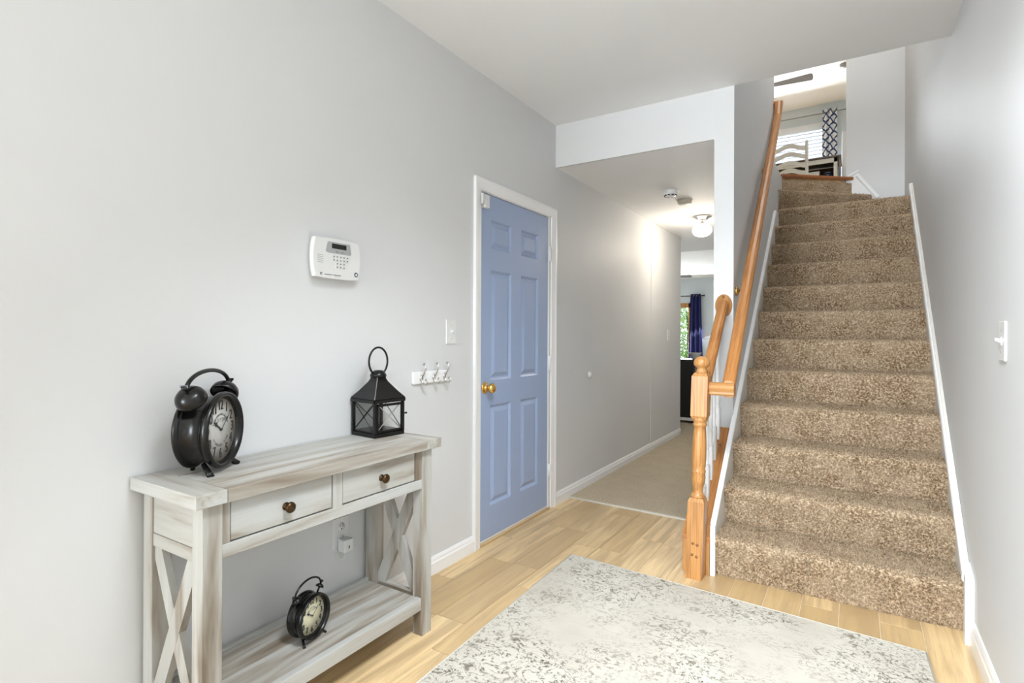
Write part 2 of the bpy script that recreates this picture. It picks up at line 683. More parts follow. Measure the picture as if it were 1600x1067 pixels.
solid('wall_landing', [(1.682, XR, YW, YW + 0.12, 0, ZT)], M['wall'], 'grey wall facing the top of the stairs', 'wall')
solid('wall_living', [(-3.0, -0.12, 6.43, 6.55, 0, ZC + 0.065)], M['wall'])
solid('wall_front', [(-2.62, -1.6, -7.12, -7.0, 0, ZC), (4.0, 4.92, -7.12, -7.0, 0, ZC), (-1.6, 4.0, -7.12, -7.0, 2.5, ZC), (-1.6, 4.0, -7.12, -7.0, 0, 0.35),
                     (-2.62, -2.5, -7.0, -0.8, 0, ZC), (4.8, 4.92, -7.0, -0.8, 0, ZC), (-2.62, -0.12, -0.8, -0.68, 0, ZC), (XR + .12, 4.92, -0.8, -0.68, 0, ZC)], M['wall'])  # unseen room behind the camera, made wide and deep to even out the light
solid('wall_far', [(-3.1, -2.35, 13.5, 13.62, 0, 2.7), (-1.56, 2.3, 13.5, 13.62, 0, 2.7), (-2.35, -1.56, 13.5, 13.62, 1.98, 2.7)], M['wall_up'],
      'pale blue grey wall at the far end of the lower room', 'wall')
solid('wall_far_side', [(-3.12, -3.0, 6.43, 13.62, 0, 2.7)], M['wall_up'])
YF = 10.65
WX0, WX1, WZ0, WZ1 = -0.35, 1.42, 3.55, 4.76
solid('wall_upper_far', [(-3.1, WX0, YF, YF + 0.12, ZU - .1, ZT), (WX1, 3.7, YF, YF + 0.12, ZU - .1, ZT), (WX0, WX1, YF, YF + 0.12, WZ1, ZT),
                         (WX0, WX1, YF, YF + 0.12, ZU - .1, WZ0)], M['wall_up'], 'pale blue wall with window in the upstairs room', 'wall')
solid('wall_upper_side', [(-3.12, -3.0, 3.2, YF, ZU - .1, ZT), (3.6, 3.7, YW, YF, ZU - .1, ZT), (XR + .12, 3.7, YW, YW + .12, ZU - .1, ZT),
                          (-3.0, XR, 3.23, YH - 0.001, ZU, ZT)], M['wall_up'])  # last box: unseen wall above the header, added to contain the light
solid('ceiling', [(-0.12, XR + 0.12, -0.8, YH, ZC, ZC + 0.064), (-2.62, 4.92, -7.12, -0.8, ZC, ZC + 0.064)], M['ceil'], 'smooth white foyer ceiling', 'ceiling')
cl = MB()
cl.box(0, SW0, YH + 0.02, 5.44, ZH, ZH + 0.05).box(0, SW0, 5.44, 6.55, ZH - 0.003, ZH + 0.05)
cl.box(-3.0, SW0, 6.55, 7.62, ZH - 0.003, ZC + 0.05)
struct(cl.build('ceiling_hall', M['ceil']), 'lower white ceiling of the hall', 'ceiling')
solid('ceiling_far', [(-3.1, SW0, 7.62, 13.62, 2.58, 2.63)], M['ceil'], None, 'ceiling')
solid('ceiling_upper', [(-3.1, 3.7, 3.2, YF + 0.12, ZT, ZT + 0.06)], M['ceil'], 'white ceiling of the upstairs room', 'ceiling')
uf = MB().box(-3.0, SW0 - .001, YH + .001, 5.70, ZU - 0.055, ZU).box(SW0 - .001, SW1 - .001, 5.161, 5.80, ZU - 0.0015, ZU)
uf.prism([(-3.0, 5.70), (SW1 - .002, 5.70), (SW1 - .002, 5.80), (1.675, 6.215), (1.675, YW + .14), (3.6, YW + .14), (3.6, YF), (-3.0, YF)], lambda u, v, w: (u, v, w), ZU - 0.055, ZU)
struct(uf.build('floor_upper', M['plank']), None, 'floor')

# ------------------------------------------------------------------ baseboards
def base_prof(h=0.085, t=0.014):
    return [(0, 0), (t, 0), (t, h * 0.66), (t * 0.75, h * 0.74), (t * 0.7, h * 0.86), (t * 0.35, h), (0, h)]


def baseboard(name, p0, p1, side, label, h=0.085):
    b = MB()
    b.sweep([(a, z) for a, z in base_prof(h)], p0, p1, side)
    return struct(b.build(name, M['trim']), label, 'baseboard')


baseboard('baseboard_left', (0, -0.8, 0), (0, 2.392, 0), (1, 0, 0), 'white baseboard on grey wall before the blue door')
baseboard('baseboard_hall', (0.0, 3.348, 0), (0.0, 6.555, 0), (1, 0, 0), 'white baseboard along the hall carpet')
baseboard('baseboard_right', (XR, 2.70, 0), (XR, -0.8, 0), (-1, 0, 0), 'white baseboard on right wall ending at stair skirt', 0.098)

# ------------------------------------------------------------------ blue door
d1 = struct(empty('door_1', (0, (DY0 + DY1) / 2, 0)), 'pale blue six panel door with white casing', 'door')
LY0, LY1, LZ0, LZ1 = 2.464, 3.250, 0.022, 1.978
PAN = [(2.566, 2.790, 1.676, 1.840), (2.906, 3.117, 1.676, 1.840), (2.566, 2.790, 0.920, 1.553),
       (2.900, 3.117, 0.920, 1.553), (2.562, 2.782, 0.202, 0.778), (2.897, 3.117, 0.202, 0.778)]
PAN = [(2.566, 2.787, a, b) if i % 2 == 0 else (2.900, 3.117, a, b) for i, (_, _, a, b) in enumerate(PAN)]
XD = -0.004
lf = MB()
for y0, y1 in ((LY0, 2.566), (2.787, 2.900), (3.117, LY1)):
    lf.box(-0.039, XD, y0, y1, LZ0, LZ1)
for (y0, y1) in ((2.566, 2.787), (2.900, 3.117)):
    for z0, z1 in ((LZ0, 0.202), (0.778, 0.920), (1.553, 1.676), (1.840, LZ1)):
        lf.box(-0.039, XD, y0, y1, z0, z1)
leaf = lf.build('door_leaf', M['door'], d1)
for y0, y1, z0, z1 in PAN:
    b = MB()
    rings = [(0.0, XD), (0.006, XD - 0.004), (0.014, XD - 0.011), (0.020, XD - 0.0115), (0.040, XD - 0.002), (0.044, XD - 0.001)]
    vs, fs = [], []
    for ins, x in rings:
        vs += [(x, y0 + ins, z0 + ins), (x, y1 - ins, z0 + ins), (x, y1 - ins, z1 - ins), (x, y0 + ins, z1 - ins)]
    for i in range(len(rings) - 1):
        for k in range(4):
            k2 = (k + 1) % 4
            fs.append((4 * i + k, 4 * i + k2, 4 * i + 4 + k2, 4 * i + 4 + k))
    n = 4 * (len(rings) - 1)
    fs.append((n, n + 1, n + 2, n + 3))
    vs += [(-0.036, y0, z0), (-0.036, y1, z0), (-0.036, y1, z1), (-0.036, y0, z1)]
    q = len(vs) - 4
    fs += [(q + 3, q + 2, q + 1, q)] + [(k, q + k, q + (k + 1) % 4, (k + 1) % 4) for k in range(4)]
    b.add(vs, fs)
    b.build('door_panel', M['door'], d1)
# jamb, stop and casing
box(-0.12, 0.0, DY0, LY0 - 0.003, 0, DZ).build('jamb', M['trim'], d1)
box(-0.12, 0.0, LY1 + 0.003, DY1, 0, DZ).build('jamb', M['trim'], d1)
box(-0.12, -0.0, LY0 - 0.003, LY1 + 0.003, LZ1 + 0.004, DZ).build('jamb', M['trim'], d1)
CW = 0.064
cprof = [(0, 0), (CW, 0), (CW, 0.017), (CW - 0.012, 0.018), (CW - 0.022, 0.014), (0.014, 0.010), (0.004, 0.009), (0, 0.007)]


def casing(pts, name):
    # pts: inner edge polyline; profile a = outwards, b = off the wall
    pass


ci0, ci1, cz = 2.457, 3.283, 1.986
def cas_piece(yz0, yz1, out0, out1):
    b = MB()
    n = len(cprof)
    vs = []
    for (y, z), (oy, oz) in ((yz0, out0), (yz1, out1)):
        for a, x in cprof:
            vs.append((x, y + oy * a, z + oz * a))
    fs = [tuple(range(n - 1, -1, -1)), tuple(range(n, 2 * n))] + [(i, (i + 1) % n, n + (i + 1) % n, n + i) for i in range(n)]
    b.add(vs, fs)
    b.build('casing', M['trim'], d1)


cas_piece((ci0, 0.0), (ci0, cz), (-1, 0), (-1, 1))
cas_piece((ci0, cz), (ci1, cz), (-1, 1), (1, 1))
cas_piece((ci1, cz), (ci1, 0.0), (1, 1), (1, 0))
for z in (1.731, 0.992, 0.256):
    b = MB()
    b.tube([(0.006, 3.262, z - 0.045), (0.006, 3.262, z + 0.045)], 0.0065, 10)
    b.tube([(0.006, 3.262, z - 0.050), (0.006, 3.262, z + 0.050)], 0.004, 8)
    b.box(-0.004, 0.001, 3.251, 3.280, z - 0.043, z + 0.043)
    b.build('hinge', M['trim'], d1)
box(-0.12, 0.012, DY0 + .002, DY1, 0.0, 0.012).build('threshold', M['plank'], d1, bevel=0.004)
box(-0.036, -0.006, LY0, LY1, 0.0125, 0.021).build('door_sweep', M['trim'], d1)
mk = Matrix.Translation((XD, 2.512, 0.882)) @ Matrix.Rotation(PI / 2, 4, 'Y')
kn = MB().lathe([(0.0, 0), (0.033, 0), (0.034, 0.003), (0.030, 0.006), (0.022, 0.008), (0.012, 0.014), (0.011, 0.028), (0.017, 0.034), (0.026, 0.040),
                 (0.029, 0.049), (0.027, 0.058), (0.019, 0.065), (0.008, 0.067), (0, 0.067)], mk, 24).build('door_knob', M['brass'], d1)
kn['label'] = 'round brass knob'

ds = thing('door_sensor', 'small white contact sensor at top corner of blue door', 'sensor', (0.01, 2.48, 1.90))
box(XD, 0.026, 2.468, 2.512, 1.890, 1.962).build('sensor_body', M['plastic'], ds, bevel=0.004)
box(0.017, 0.027, 2.438, 2.457, 1.905, 1.965).build('magnet', M['plastic'], ds, bevel=0.003)

# ------------------------------------------------------------------ staircase
st = thing('staircase', 'beige carpeted staircase winding left at the top', 'staircase', ((SX0 + SX1) / 2, 4.0, 0))
st['kind'] = 'thing'
NOSE = 0.026
rs = np.random.RandomState(5)


def step_profile(z0, z1):
    """(d, z): d = distance behind the riser base line, negative = in front."""
    r = 0.025
    pr = [(0.004, z0 - 0.004)]
    for k in range(1, 10):
        f = k / 9
        pr.append((-NOSE * f ** 1.25, z0 + (z1 - z0 - r) * f))
    for k in range(1, 8):
        a = PI + (PI / 2) * -k / 7
        pr.append((-NOSE + r + r * math.cos(a), z1 - r + r * math.sin(a)))
    for k in range(1, 8):
        pr.append((-NOSE + r + (RUN + 0.03 - r) * k / 7, z1))
    return pr


def carpet_step(A, B, z0, z1, tread=None, dens=26000):
    A, B = np.array(A, float), np.array(B, float)
    t = (B - A) / np.linalg.norm(B - A)
    nrm = np.array([-t[1], t[0]])
    pr = step_profile(z0, z1)
    if tread is not None:
        pr = pr[:17]
    L = np.linalg.norm(B - A)
    nx = 64
    vs, fs = [], []
    for i in range(nx + 1):
        p = A + t * L * i / nx
        for d, z in pr:
            j = rs.normal(0, 0.0012, 2)
            q = p + nrm * (d + j[0])
            vs.append((q[0], q[1], z + j[1]))
    m = len(pr)
    for i in range(nx):
        for k in range(m - 1):
            fs.append((i * m + k, (i + 1) * m + k, (i + 1) * m + k + 1, i * m + k + 1))
    b = MB().add(vs, fs, True)
    if tread is not None:
        poly = [tuple(A + nrm * (-NOSE + 0.03)), tuple(B + nrm * (-NOSE + 0.03))] + tread
        b.add([(x, y, z1) for x, y in poly], [tuple(range(len(poly)))])
    o = b.build('carpet_step', M['stair'], st)
    # pile: short curled tufts standing off the surface
    seg = [(pr[k], pr[k + 1]) for k in range(m - 1)]
    ln = np.array([math.hypot(q[0] - p[0], q[1] - p[1]) for p, q in seg])
    n = int(ln.sum() * L * dens)
    si = rs.choice(len(seg), n, p=ln / ln.sum())
    u = rs.rand(n)
    P = np.array([p for p, q in seg])[si]
    Q = np.array([q for p, q in seg])[si]
    pt = P + (Q - P) * u[:, None]
    dr = Q - P
    nn = np.stack([-dr[:, 1], dr[:, 0]], 1)
    nn /= np.linalg.norm(nn, axis=1)[:, None] + 1e-9
    s = rs.rand(n) * L
    base = A[None, :] + t[None, :] * s[:, None] + nrm[None, :] * pt[:, :1]
    base = np.column_stack([base, pt[:, 1]])
    out = np.column_stack([nrm[None, :] * nn[:, :1], nn[:, 1]])
    lean = rs.normal(0, 0.55, (n, 3))
    d = out + lean
    d /= np.linalg.norm(d, axis=1)[:, None]
    sd = np.cross(d, rs.normal(0, 1, (n, 3)))
    sd /= np.linalg.norm(sd, axis=1)[:, None]
    h = rs.uniform(0.005, 0.0105, n)[:, None]
    w = rs.uniform(0.0012, 0.0024, n)[:, None]
    v = np.stack([base - sd * w, base + sd * w, base + d * h + sd * w * 0.5, base + d * h - sd * w * 0.5], 1).reshape(-1, 3)
    v[:, 2] = np.maximum(v[:, 2], 0.001)
    v -= np.array(rootloc(o))
    me = bpy.data.meshes.new('carpet_pile')
    me.vertices.add(4 * n)
    me.vertices.foreach_set('co', v.astype(np.float32).ravel())
    me.loops.add(4 * n)
    me.loops.foreach_set('vertex_index', np.arange(4 * n, dtype=np.int32))
    me.polygons.add(n)
    me.polygons.foreach_set('loop_start', np.arange(0, 4 * n, 4, dtype=np.int32))
    me.update(calc_edges=True)
    me.materials.append(M['stair'])
    po = bpy.data.objects.new('carpet_pile', me)
    COL.objects.link(po)
    po.parent = o
    po['kind'] = 'stuff'
    return o


for n in range(11):
    carpet_step((SX0, Y0 + n * RUN), (SX1, Y0 + n * RUN), n * RISE, (n + 1) * RISE, dens=30000 if n < 4 else 20000)
carpet_step((SX0, Y0 + 11 * RUN), (SX1, Y0 + 11 * RUN), 11 * RISE, 12 * RISE, [(SX1, YW), (1.72, YW), (1.19, 5.62)], 15000)
carpet_step((1.168, 5.455), (1.875, 6.085), 12 * RISE, 13 * RISE, [(1.72, YW - .01), (1.168, 5.80)], 15000)
A14, B14 = (1.168, 5.760), (1.738, 6.232)
pl = MB()
pl.add([(A14[0], A14[1], 13 * RISE - .01), (B14[0], B14[1], 13 * RISE - .01), (B14[0], B14[1], ZU - 0.03), (A14[0], A14[1], ZU - 0.03)], [(0, 1, 2, 3)])
pl.build('riser_carpet', M['stair'], st)
nv = MB().sweep([(-0.012, -0.028), (0.10, -0.028), (0.10, 0.002), (-0.004, 0.002), (-0.014, -0.006), (-0.016, -0.016)], (A14[0], A14[1], ZU), (B14[0], B14[1], ZU),
                (-0.55, 0.835, 0))
ns = nv.build('nosing', M['oak_red'], st)
ns['label'] = 'reddish oak nosing at the top step'


# skirt boards and their mouldings
def nose_z(y):
    return RISE + (y - (Y0 - NOSE)) * RISE / RUN


SL = RISE / RUN
def skirt(x0, x1, ya, yb, up, name, m):
    # follows the pitch; starts with a plumb cut at ya
    za = nose_z(ya) + up
    b = MB().prism([(ya, 0.0), (ya + 0.28, 0.0), (yb, nose_z(yb) - 0.25), (yb, nose_z(yb) + up), (ya + .03, nose_z(ya + .03) + up), (ya, za - 0.02)],
                   lambda u, v, w: (w, u, v), x0, x1)
    return b.build(name, m, st)


skirt(SX1 - 0.001, XR - 0.002, 2.765, 5.36, 0.085, 'skirt_board', M['skirt'])
# moulding along the top of the right skirt: plumb leg, then the pitch
mp = [(0, 0), (0.020, 0.0), (0.022, 0.010), (0.016, 0.022), (0.010, 0.030), (0.004, 0.036), (0, 0.036)]
ym = 2.745
zm = nose_z(ym) + 0.085
MO = MB()
mprof = [(0.0, -0.008), (0.022, -0.008), (0.026, 0.000), (0.026, 0.026), (0.019, 0.036), (0.017, 0.060), (0.011, 0.074), (0.006, 0.088), (0.0, 0.090)]
MO.sweep(mprof, (XR, ym + 0.03, zm), (XR, 5.40, zm + SL * (5.40 - ym - .03)), (-1, 0, 0), (0, 1, 0.35))
MO.build('skirt_moulding', M['trim'], st)
PM = MB().sweep([(0.0, -0.052), (0.026, -0.050), (0.027, -0.02), (0.020, -0.008), (0.018, 0.020), (0.010, 0.042), (0.0, 0.044)], (XR, ym, 0.0), (XR, ym, zm + 0.03), (-1, 0, 0), None, (0, -0.35, 1))
PM.build('skirt_moulding', M['trim'], st)
# left: white cap board between carpet and oak
lc = MB().prism([(2.788, 0.0), (2.815, 0.0), (5.17, nose_z(5.17) - 0.25), (5.17, nose_z(5.17) + 0.075), (2.815, nose_z(2.815) + 0.045), (2.788, nose_z(2.788) + 0.02)],
                lambda u, v, w: (w, u, v), SW1 - 0.004, SX0 + 0.0005)
lc.build('skirt_board', M['skirt'], st)
MB().sweep([(-0.012, -0.012), (0.012, -0.012), (0.012, 0.006), (0.006, 0.012), (-0.012, 0.012)], (SW1 + 0.009, 2.80, nose_z(2.80) + 0.042),
           (SW1 + 0.009, 5.19, nose_z(5.19) + 0.085), (1, 0, 0)).build('skirt_moulding', M['trim'], st)
box(SW1 - 0.003, SW1 + 0.021, 2.783, 2.808, 0, nose_z(2.80) + 0.045).build('skirt_moulding', M['trim'], st, bevel=0.003)
# winder skirt on the landing wall
ws = MB().prism([(1.93, 12 * RISE), (1.93, 12 * RISE + .20), (1.785, 2.735), (1.785, 2.785), (1.685, 2.735), (1.685, 12 * RISE)][::-1], lambda u, v, w: (u, w, v), YW - 0.014, YW - 0.001)
ws.build('skirt_board', M['trim'], st)
MB().sweep([(0, -0.012), (0.012, -0.012), (0.012, 0.014), (0.004, 0.026), (0, 0.026)], (1.945, YW - .013, 12 * RISE + .195), (1.782, YW - .013, 2.745), (0, -1, 0)).build('skirt_moulding', M['trim'], st)
MB().sweep([(0, -0.01), (0.010, -0.01), (0.010, 0.008), (0, 0.010)], (1.790, YW - .013, 2.785), (1.69, YW - .013, 2.735), (0, -1, 0)).build('skirt_moulding', M['trim'], st)

# knee wall clad in oak between newel and wall end
KX0, KX1 = 1.030, 1.160
def cap_z(y):
    return 0.63 - SL * (YH - y)


kw = MB().prism([(2.795, 0), (YH - .001, 0), (YH - .001, cap_z(YH)), (2.795, cap_z(2.795))], lambda u, v, w: (w, u, v), KX0 + 0.012, KX1 - 0.002)
kw.build('knee_wall', M['oak'], st)
cap = MB().prism([(2.782, cap_z(2.782) - 0.002), (YH - .001, cap_z(YH) - 0.002), (YH - .001, cap_z(YH) + 0.018), (2.782, cap_z(2.782) + 0.018)], lambda u, v, w: (w, u, v), KX0 - 0.004, KX1 + 0.002)
cap.build('cap_board', M['oak_y'], st, bevel=0.002)
box(KX0, KX1, 2.778, 2.794, 0, cap_z(2.782) - 0.001).build('end_board', M['oak'], st, bevel=0.002)
for y in (2.90, 3.245):
    z = cap_z(y) + 0.018
    tilt = Matrix.Translation((1.115, y, z)) @ Matrix.Rotation(math.atan(SL), 4, 'X')
    MB().lathe([(0.008, -0.003), (0.008, 0.0010), (0, 0.0014)], tilt, 14).build('oak_plug', M['oak_plug'], st)

# ------------------------------------------------------------------ balustrade: newel, short rail, balusters
bal = thing('balustrade', 'oak newel post with short handrail and white balusters', 'balustrade', (1.102, 2.735, 0))
NX, NY = 1.104, 2.735
LEAN = 0.026
shear = Matrix(((1, 0, LEAN, 0), (0, 1, 0, 0), (0, 0, 1, 0), (0, 0, 0, 1)))
hw = 0.038
npst = MB()
npst.box(-hw, hw, -hw, hw, 0, 0.375)
# chamfered shoulders + turned shaft
def frustum(b, h0, z0, h1, z1):
    vs = [(-h0, -h0, z0), (h0, -h0, z0), (h0, h0, z0), (-h0, h0, z0), (-h1, -h1, z1), (h1, -h1, z1), (h1, h1, z1), (-h1, h1, z1)]
    b.add(vs, [(3, 2, 1, 0), (4, 5, 6, 7)] + [(k, (k + 1) % 4, 4 + (k + 1) % 4, 4 + k) for k in range(4)])


frustum(npst, hw, 0.375, hw - 0.007, 0.392)
npst.lathe([(0.031, 0.388), (0.034, 0.398), (0.031, 0.408), (0.024, 0.414), (0.0225, 0.424), (0.025, 0.440), (0.030, 0.462), (0.0335, 0.488), (0.031, 0.508), (0.0335, 0.516),
            (0.034, 0.523), (0.030, 0.531), (0.0325, 0.545), (0.034, 0.590), (0.033, 0.650), (0.0295, 0.715), (0.027, 0.738), (0.033, 0.744), (0.034, 0.752), (0.029, 0.758),
            (0.034, 0.765), (0.036, 0.775), (0.033, 0.785)], None, 28)
frustum(npst, hw - 0.008, 0.775, hw, 0.792)
npst.box(-hw, hw, -hw, hw, 0.792, 0.985)
frustum(npst, hw, 0.985, hw - 0.010, 1.000)
npst.lathe([(0.027, 0.995), (0.026, 1.008), (0.021, 1.018), (0.022, 1.026), (0.034, 1.034), (0.0385, 1.044), (0.0385, 1.052), (0.035, 1.064), (0.024, 1.075), (0.010, 1.081), (0, 1.082)], None, 28)
npst.xf(Matrix.Translation((NX, NY, 0)) @ shear)
nw = npst.build('newel_post', M['oak'], bal, keep=True)
for dx, z in ((-0.008, 0.175), (0.013, 0.170), (-0.010, 0.120), (0.011, 0.113)):
    mt = Matrix.Translation((NX + dx + LEAN * z, NY - hw, z)) @ Matrix.Rotation(PI / 2, 4, 'X')
    MB().lathe([(0.0065, -0.002), (0.0065, 0.002), (0.004, 0.0035), (0, 0.004)], mt, 12).build('oak_plug', M['oak_plug'], nw)

RAILP = [(-0.020, -0.030), (0.020, -0.030), (0.024, -0.022), (0.024, -0.012), (0.029, -0.004), (0.031, 0.008), (0.027, 0.020), (0.016, 0.029), (0, 0.032),
         (-0.016, 0.029), (-0.027, 0.020), (-0.031, 0.008), (-0.029, -0.004), (-0.024, -0.012), (-0.024, -0.022)]
def rail_obj(pts_a, pts_b, name, parent, m, prof=RAILP, side=(1, 0, 0)):
    return MB().sweep(prof, pts_a, pts_b, side, (0, 1, 0), (0, 1, 0)).build(name, m, parent, bevel=0.002)


SP = [(a * 0.82, b * 0.85) for a, b in RAILP]
rail_obj((1.132, NY + hw - 0.004, 0.912), (1.112, YH - 0.006, 1.362), 'handrail', bal, M['oak_y'], [(a * 0.95, b * 0.95) for a, b in RAILP])
ros = MB()
mt = Matrix.Translation((1.112, YH, 1.358)) @ Matrix.Rotation(PI / 2, 4, 'X') @ Matrix.Diagonal((0.72, 1.0, 1, 1))
ros.lathe([(0.066, 0.0), (0.066, 0.006), (0.061, 0.010), (0.058, 0.010), (0.055, 0.014), (0.0, 0.014)], mt, 32)
r_o = ros.build('rosette', M['oak'], bal)
MB().lathe([(0.006, 0.013), (0.006, 0.016), (0, 0.0165)], Matrix.Translation((1.112, YH, 1.408)) @ Matrix.Rotation(PI / 2, 4, 'X'), 12).build('oak_plug', M['oak_plug'], r_o)
# balusters: square foot, turned middle, round top
for y in (2.862, 2.966, 3.070, 3.174, 3.290):
    zb = cap_z(y) + 0.019
    zt = 0.912 + (1.362 - 0.912) * (y - NY - hw) / (YH - NY - hw) - 0.026
    hq = 0.018
    b = MB()
    vs = [(-hq, -hq, zb - hq * SL), (hq, -hq, zb - hq * SL), (hq, hq, zb + hq * SL), (-hq, hq, zb + hq * SL)]
    zq = zb + 0.17
    vs += [(-hq, -hq, zq), (hq, -hq, zq), (hq, hq, zq), (-hq, hq, zq)]
    b.add(vs, [(3, 2, 1, 0), (4, 5, 6, 7)] + [(k, (k + 1) % 4, 4 + (k + 1) % 4, 4 + k) for k in range(4)])
    hgt = zt - zq
    b.lathe([(0.016, zq - .002), (0.0175, zq + 0.008), (0.014, zq + 0.016), (0.0175, zq + 0.05), (0.018, zq + 0.07), (0.014, zq + 0.085), (0.0175, zq + 0.092), (0.017, zq + 0.12),
             (0.0155, zq + hgt * 0.6), (0.0135, zt)], None, 14)
    b.xf(Matrix.Translation((1.085 + 0.02 * (1 - (y - 2.85) / 0.5), y, 0)))
    b.build('baluster', M['trim'], bal)

# ------------------------------------------------------------------ long wall handrail
hr = thing('stair_handrail', 'long oak handrail running up the stair wall from the newel', 'handrail', (1.25, 2.76, 0.9))
H0, H1 = Vector((1.250, 2.752, 0.925)), Vector((1.203, 5.09, 3.045))
MB().sweep(RAILP, H0, H1, (1, 0, 0), (0, 1, 0), None).build('rail', M['oak_y'], hr, bevel=0.002)
MB().sweep(RAILP, (1.1655, 2.752, 0.925), (1.280, 2.752, 0.925), (0, -1, 0)).build('rail_return', M['oak_x'], hr, bevel=0.002)
# easing and turn at the top
MB().sweep(RAILP, H1 - Vector((0, .01, .009)), H1 + Vector((0, 0.055, 0.13)), (1, 0, 0)).build('rail_easing', M['oak_y'], hr, bevel=0.004)
MB().sweep(RAILP, H1 + Vector((0.03, 0.055, 0.115)), H1 + Vector((-0.25, 0.085, 0.150)), (0, 1, 0)).build('rail_turn', M['oak'], hr, bevel=0.004)
for y in (3.42, 4.50):
    f = (y - H0.y) / (H1.y - H0.y)
    p = H0 + (H1 - H0) * f
    b = MB()
    b.tube([(SW1, y, p.z - 0.085), (SW1 + 0.012, y, p.z - 0.085)], 0.026, 16)
    b.tube([(SW1 + 0.008, y, p.z - 0.085), (p.x - 0.02, y, p.z - 0.08), (p.x, y, p.z - 0.055), (p.x, y, p.z - 0.03)], 0.007, 10)
    b.build('bracket', M['brass'], hr)

# ------------------------------------------------------------------ rug
rg = thing('area_rug', 'cream and grey distressed area rug on the plank floor', 'rug', (1.25, 1.4, 0))
q = [(0.482, 2.635), (1.990, 2.534), (2.072, 0.10), (0.553, 0.15)]
MB().prism(q[::-1], lambda u, v, w: (u, v, w), 0.0006, 0.008).build('pile', M['rug'], rg, bevel=0.003)
for a, b_ in ((0, 1), (1, 2), (3, 0)):
    p0, p1 = Vector((*q[a], 0.005)), Vector((*q[b_], 0.005))
    MB().tube([p0, p1], 0.0042, 8).build('binding', M['rug_edge'], rg)

# ------------------------------------------------------------------ console table
ct = thing('console_table', 'whitewashed farmhouse console table with crossed side braces', 'table', (0.18, 1.21, 0))
TZ = 0.768
TX0, TX1, TY0, TY1 = 0.006, 0.358, 0.732, 1.697
LX0, LX1, LYa, LYb = 0.020, 0.335, 0.762, 1.664
LW = 0.050
tz0 = TZ - 0.036
# top planks: breadboard ends + three long boards
for y0, y1 in ((TY0, TY0 + 0.085), (TY1 - 0.085, TY1)):
    box(TX0, TX1, y0 + .0004, y1 - .0004, tz0, TZ).build('top_board', M['ww_x'], ct, bevel=0.0025)
xs = [TX0, TX0 + 0.105, TX0 + 0.225, TX1]
for i in range(3):
    box(xs[i] + .0003, xs[i + 1] - .0003, TY0 + 0.0855, TY1 - 0.0855, tz0, TZ).build('top_board', M['ww_y'], ct, bevel=0.0015)
LEGW_Y = 0.054
for x0 in (LX0, LX1 - LW):
    for y0 in (LYa, LYb - LEGW_Y):
        box(x0, x0 + LW, y0, y0 + LEGW_Y, 0, tz0 - 0.0002).build('leg', M['ww_z'], ct, bevel=0.002)
ya, yb = LYa + LEGW_Y, LYb - LEGW_Y
# aprons
box(LX0 + .008, LX0 + .026, ya, yb, 0.60, tz0).build('back_apron', M['ww_y'], ct)
for y0 in (LYa + 0.0045, LYb - 0.0225):
    box(LX0 + LW, LX1 - LW, y0, y0 + 0.018, 0.6125, tz0).build('side_apron', M['ww_x'], ct, bevel=0.0015)
for y0 in (LYa + 0.0035, LYb - 0.0295):
    box(LX0 + LW, LX1 - LW, y0, y0 + 0.026, 0.575, 0.6115).build('side_rail', M['ww_x'], ct, bevel=0.0015)
box(LX1 - 0.030, LX1 - 0.004, ya, yb, 0.578, 0.614).build('front_rail', M['ww_y'], ct, bevel=0.0015)
box(LX1 - 0.030, LX1 - 0.006, ya, 0.8395, 0.614, tz0).build('face_stile', M['ww_z'], ct)
box(LX1 - 0.030, LX1 - 0.006, 1.183, 1.2215, 0.614, tz0).build('face_stile', M['ww_z'], ct)
box(LX1 - 0.030, LX1 - 0.006, 1.5745, yb, 0.614, tz0).build('face_stile', M['ww_z'], ct)
box(LX0 + 0.03, LX1 - 0.032, ya + .001, yb - .001, 0.615, tz0 - 0.002).build('drawer_box', M['gap'], ct)
for y0, y1 in ((0.8425, 1.180), (1.2245, 1.5715)):
    dr = box(LX1 - 0.030, LX1 - 0.007, y0, y1, 0.618, 0.7255).build('drawer', M['ww_y'], ct, bevel=0.002)
    yc = (y0 + y1) / 2
    mt = Matrix.Translation((LX1 - 0.007, yc, 0.667)) @ Matrix.Rotation(PI / 2, 4, 'Y')
    k = MB().lathe([(0.012, 0), (0.012, 0.002), (0.007, 0.004), (0.0065, 0.012), (0.013, 0.017), (0.0165, 0.022), (0.0155, 0.027), (0.008, 0.031), (0, 0.0318)], mt, 20).build('knob', M['bronze'], dr)
    k['label'] = 'round aged bronze knob'
# lower shelf
for i in range(2):
    w = (LX1 - 0.012 - LX0) / 2
    box(LX0 + i * w + .0003, LX0 + (i + 1) * w - .0003, ya - 0.045 + (0.045), yb, 0.124, 0.148).build('shelf_board', M['ww_y'], ct, bevel=0.001)
box(LX1 - 0.030, LX1 - 0.004, ya, yb, 0.102, 0.150).build('shelf_rail', M['ww_y'], ct, bevel=0.0015)
box(LX0 + 0.004, LX0 + 0.018, ya, yb, 0.149, 0.160).build('shelf_lip', M['ww_y'], ct)
for y0 in (LYa + 0.006, LYb - 0.032):
    box(LX0 + LW, LX1 - LW, y0, y0 + 0.026, 0.102, 0.1475).build('side_rail', M['ww_x'], ct, bevel=0.0015)
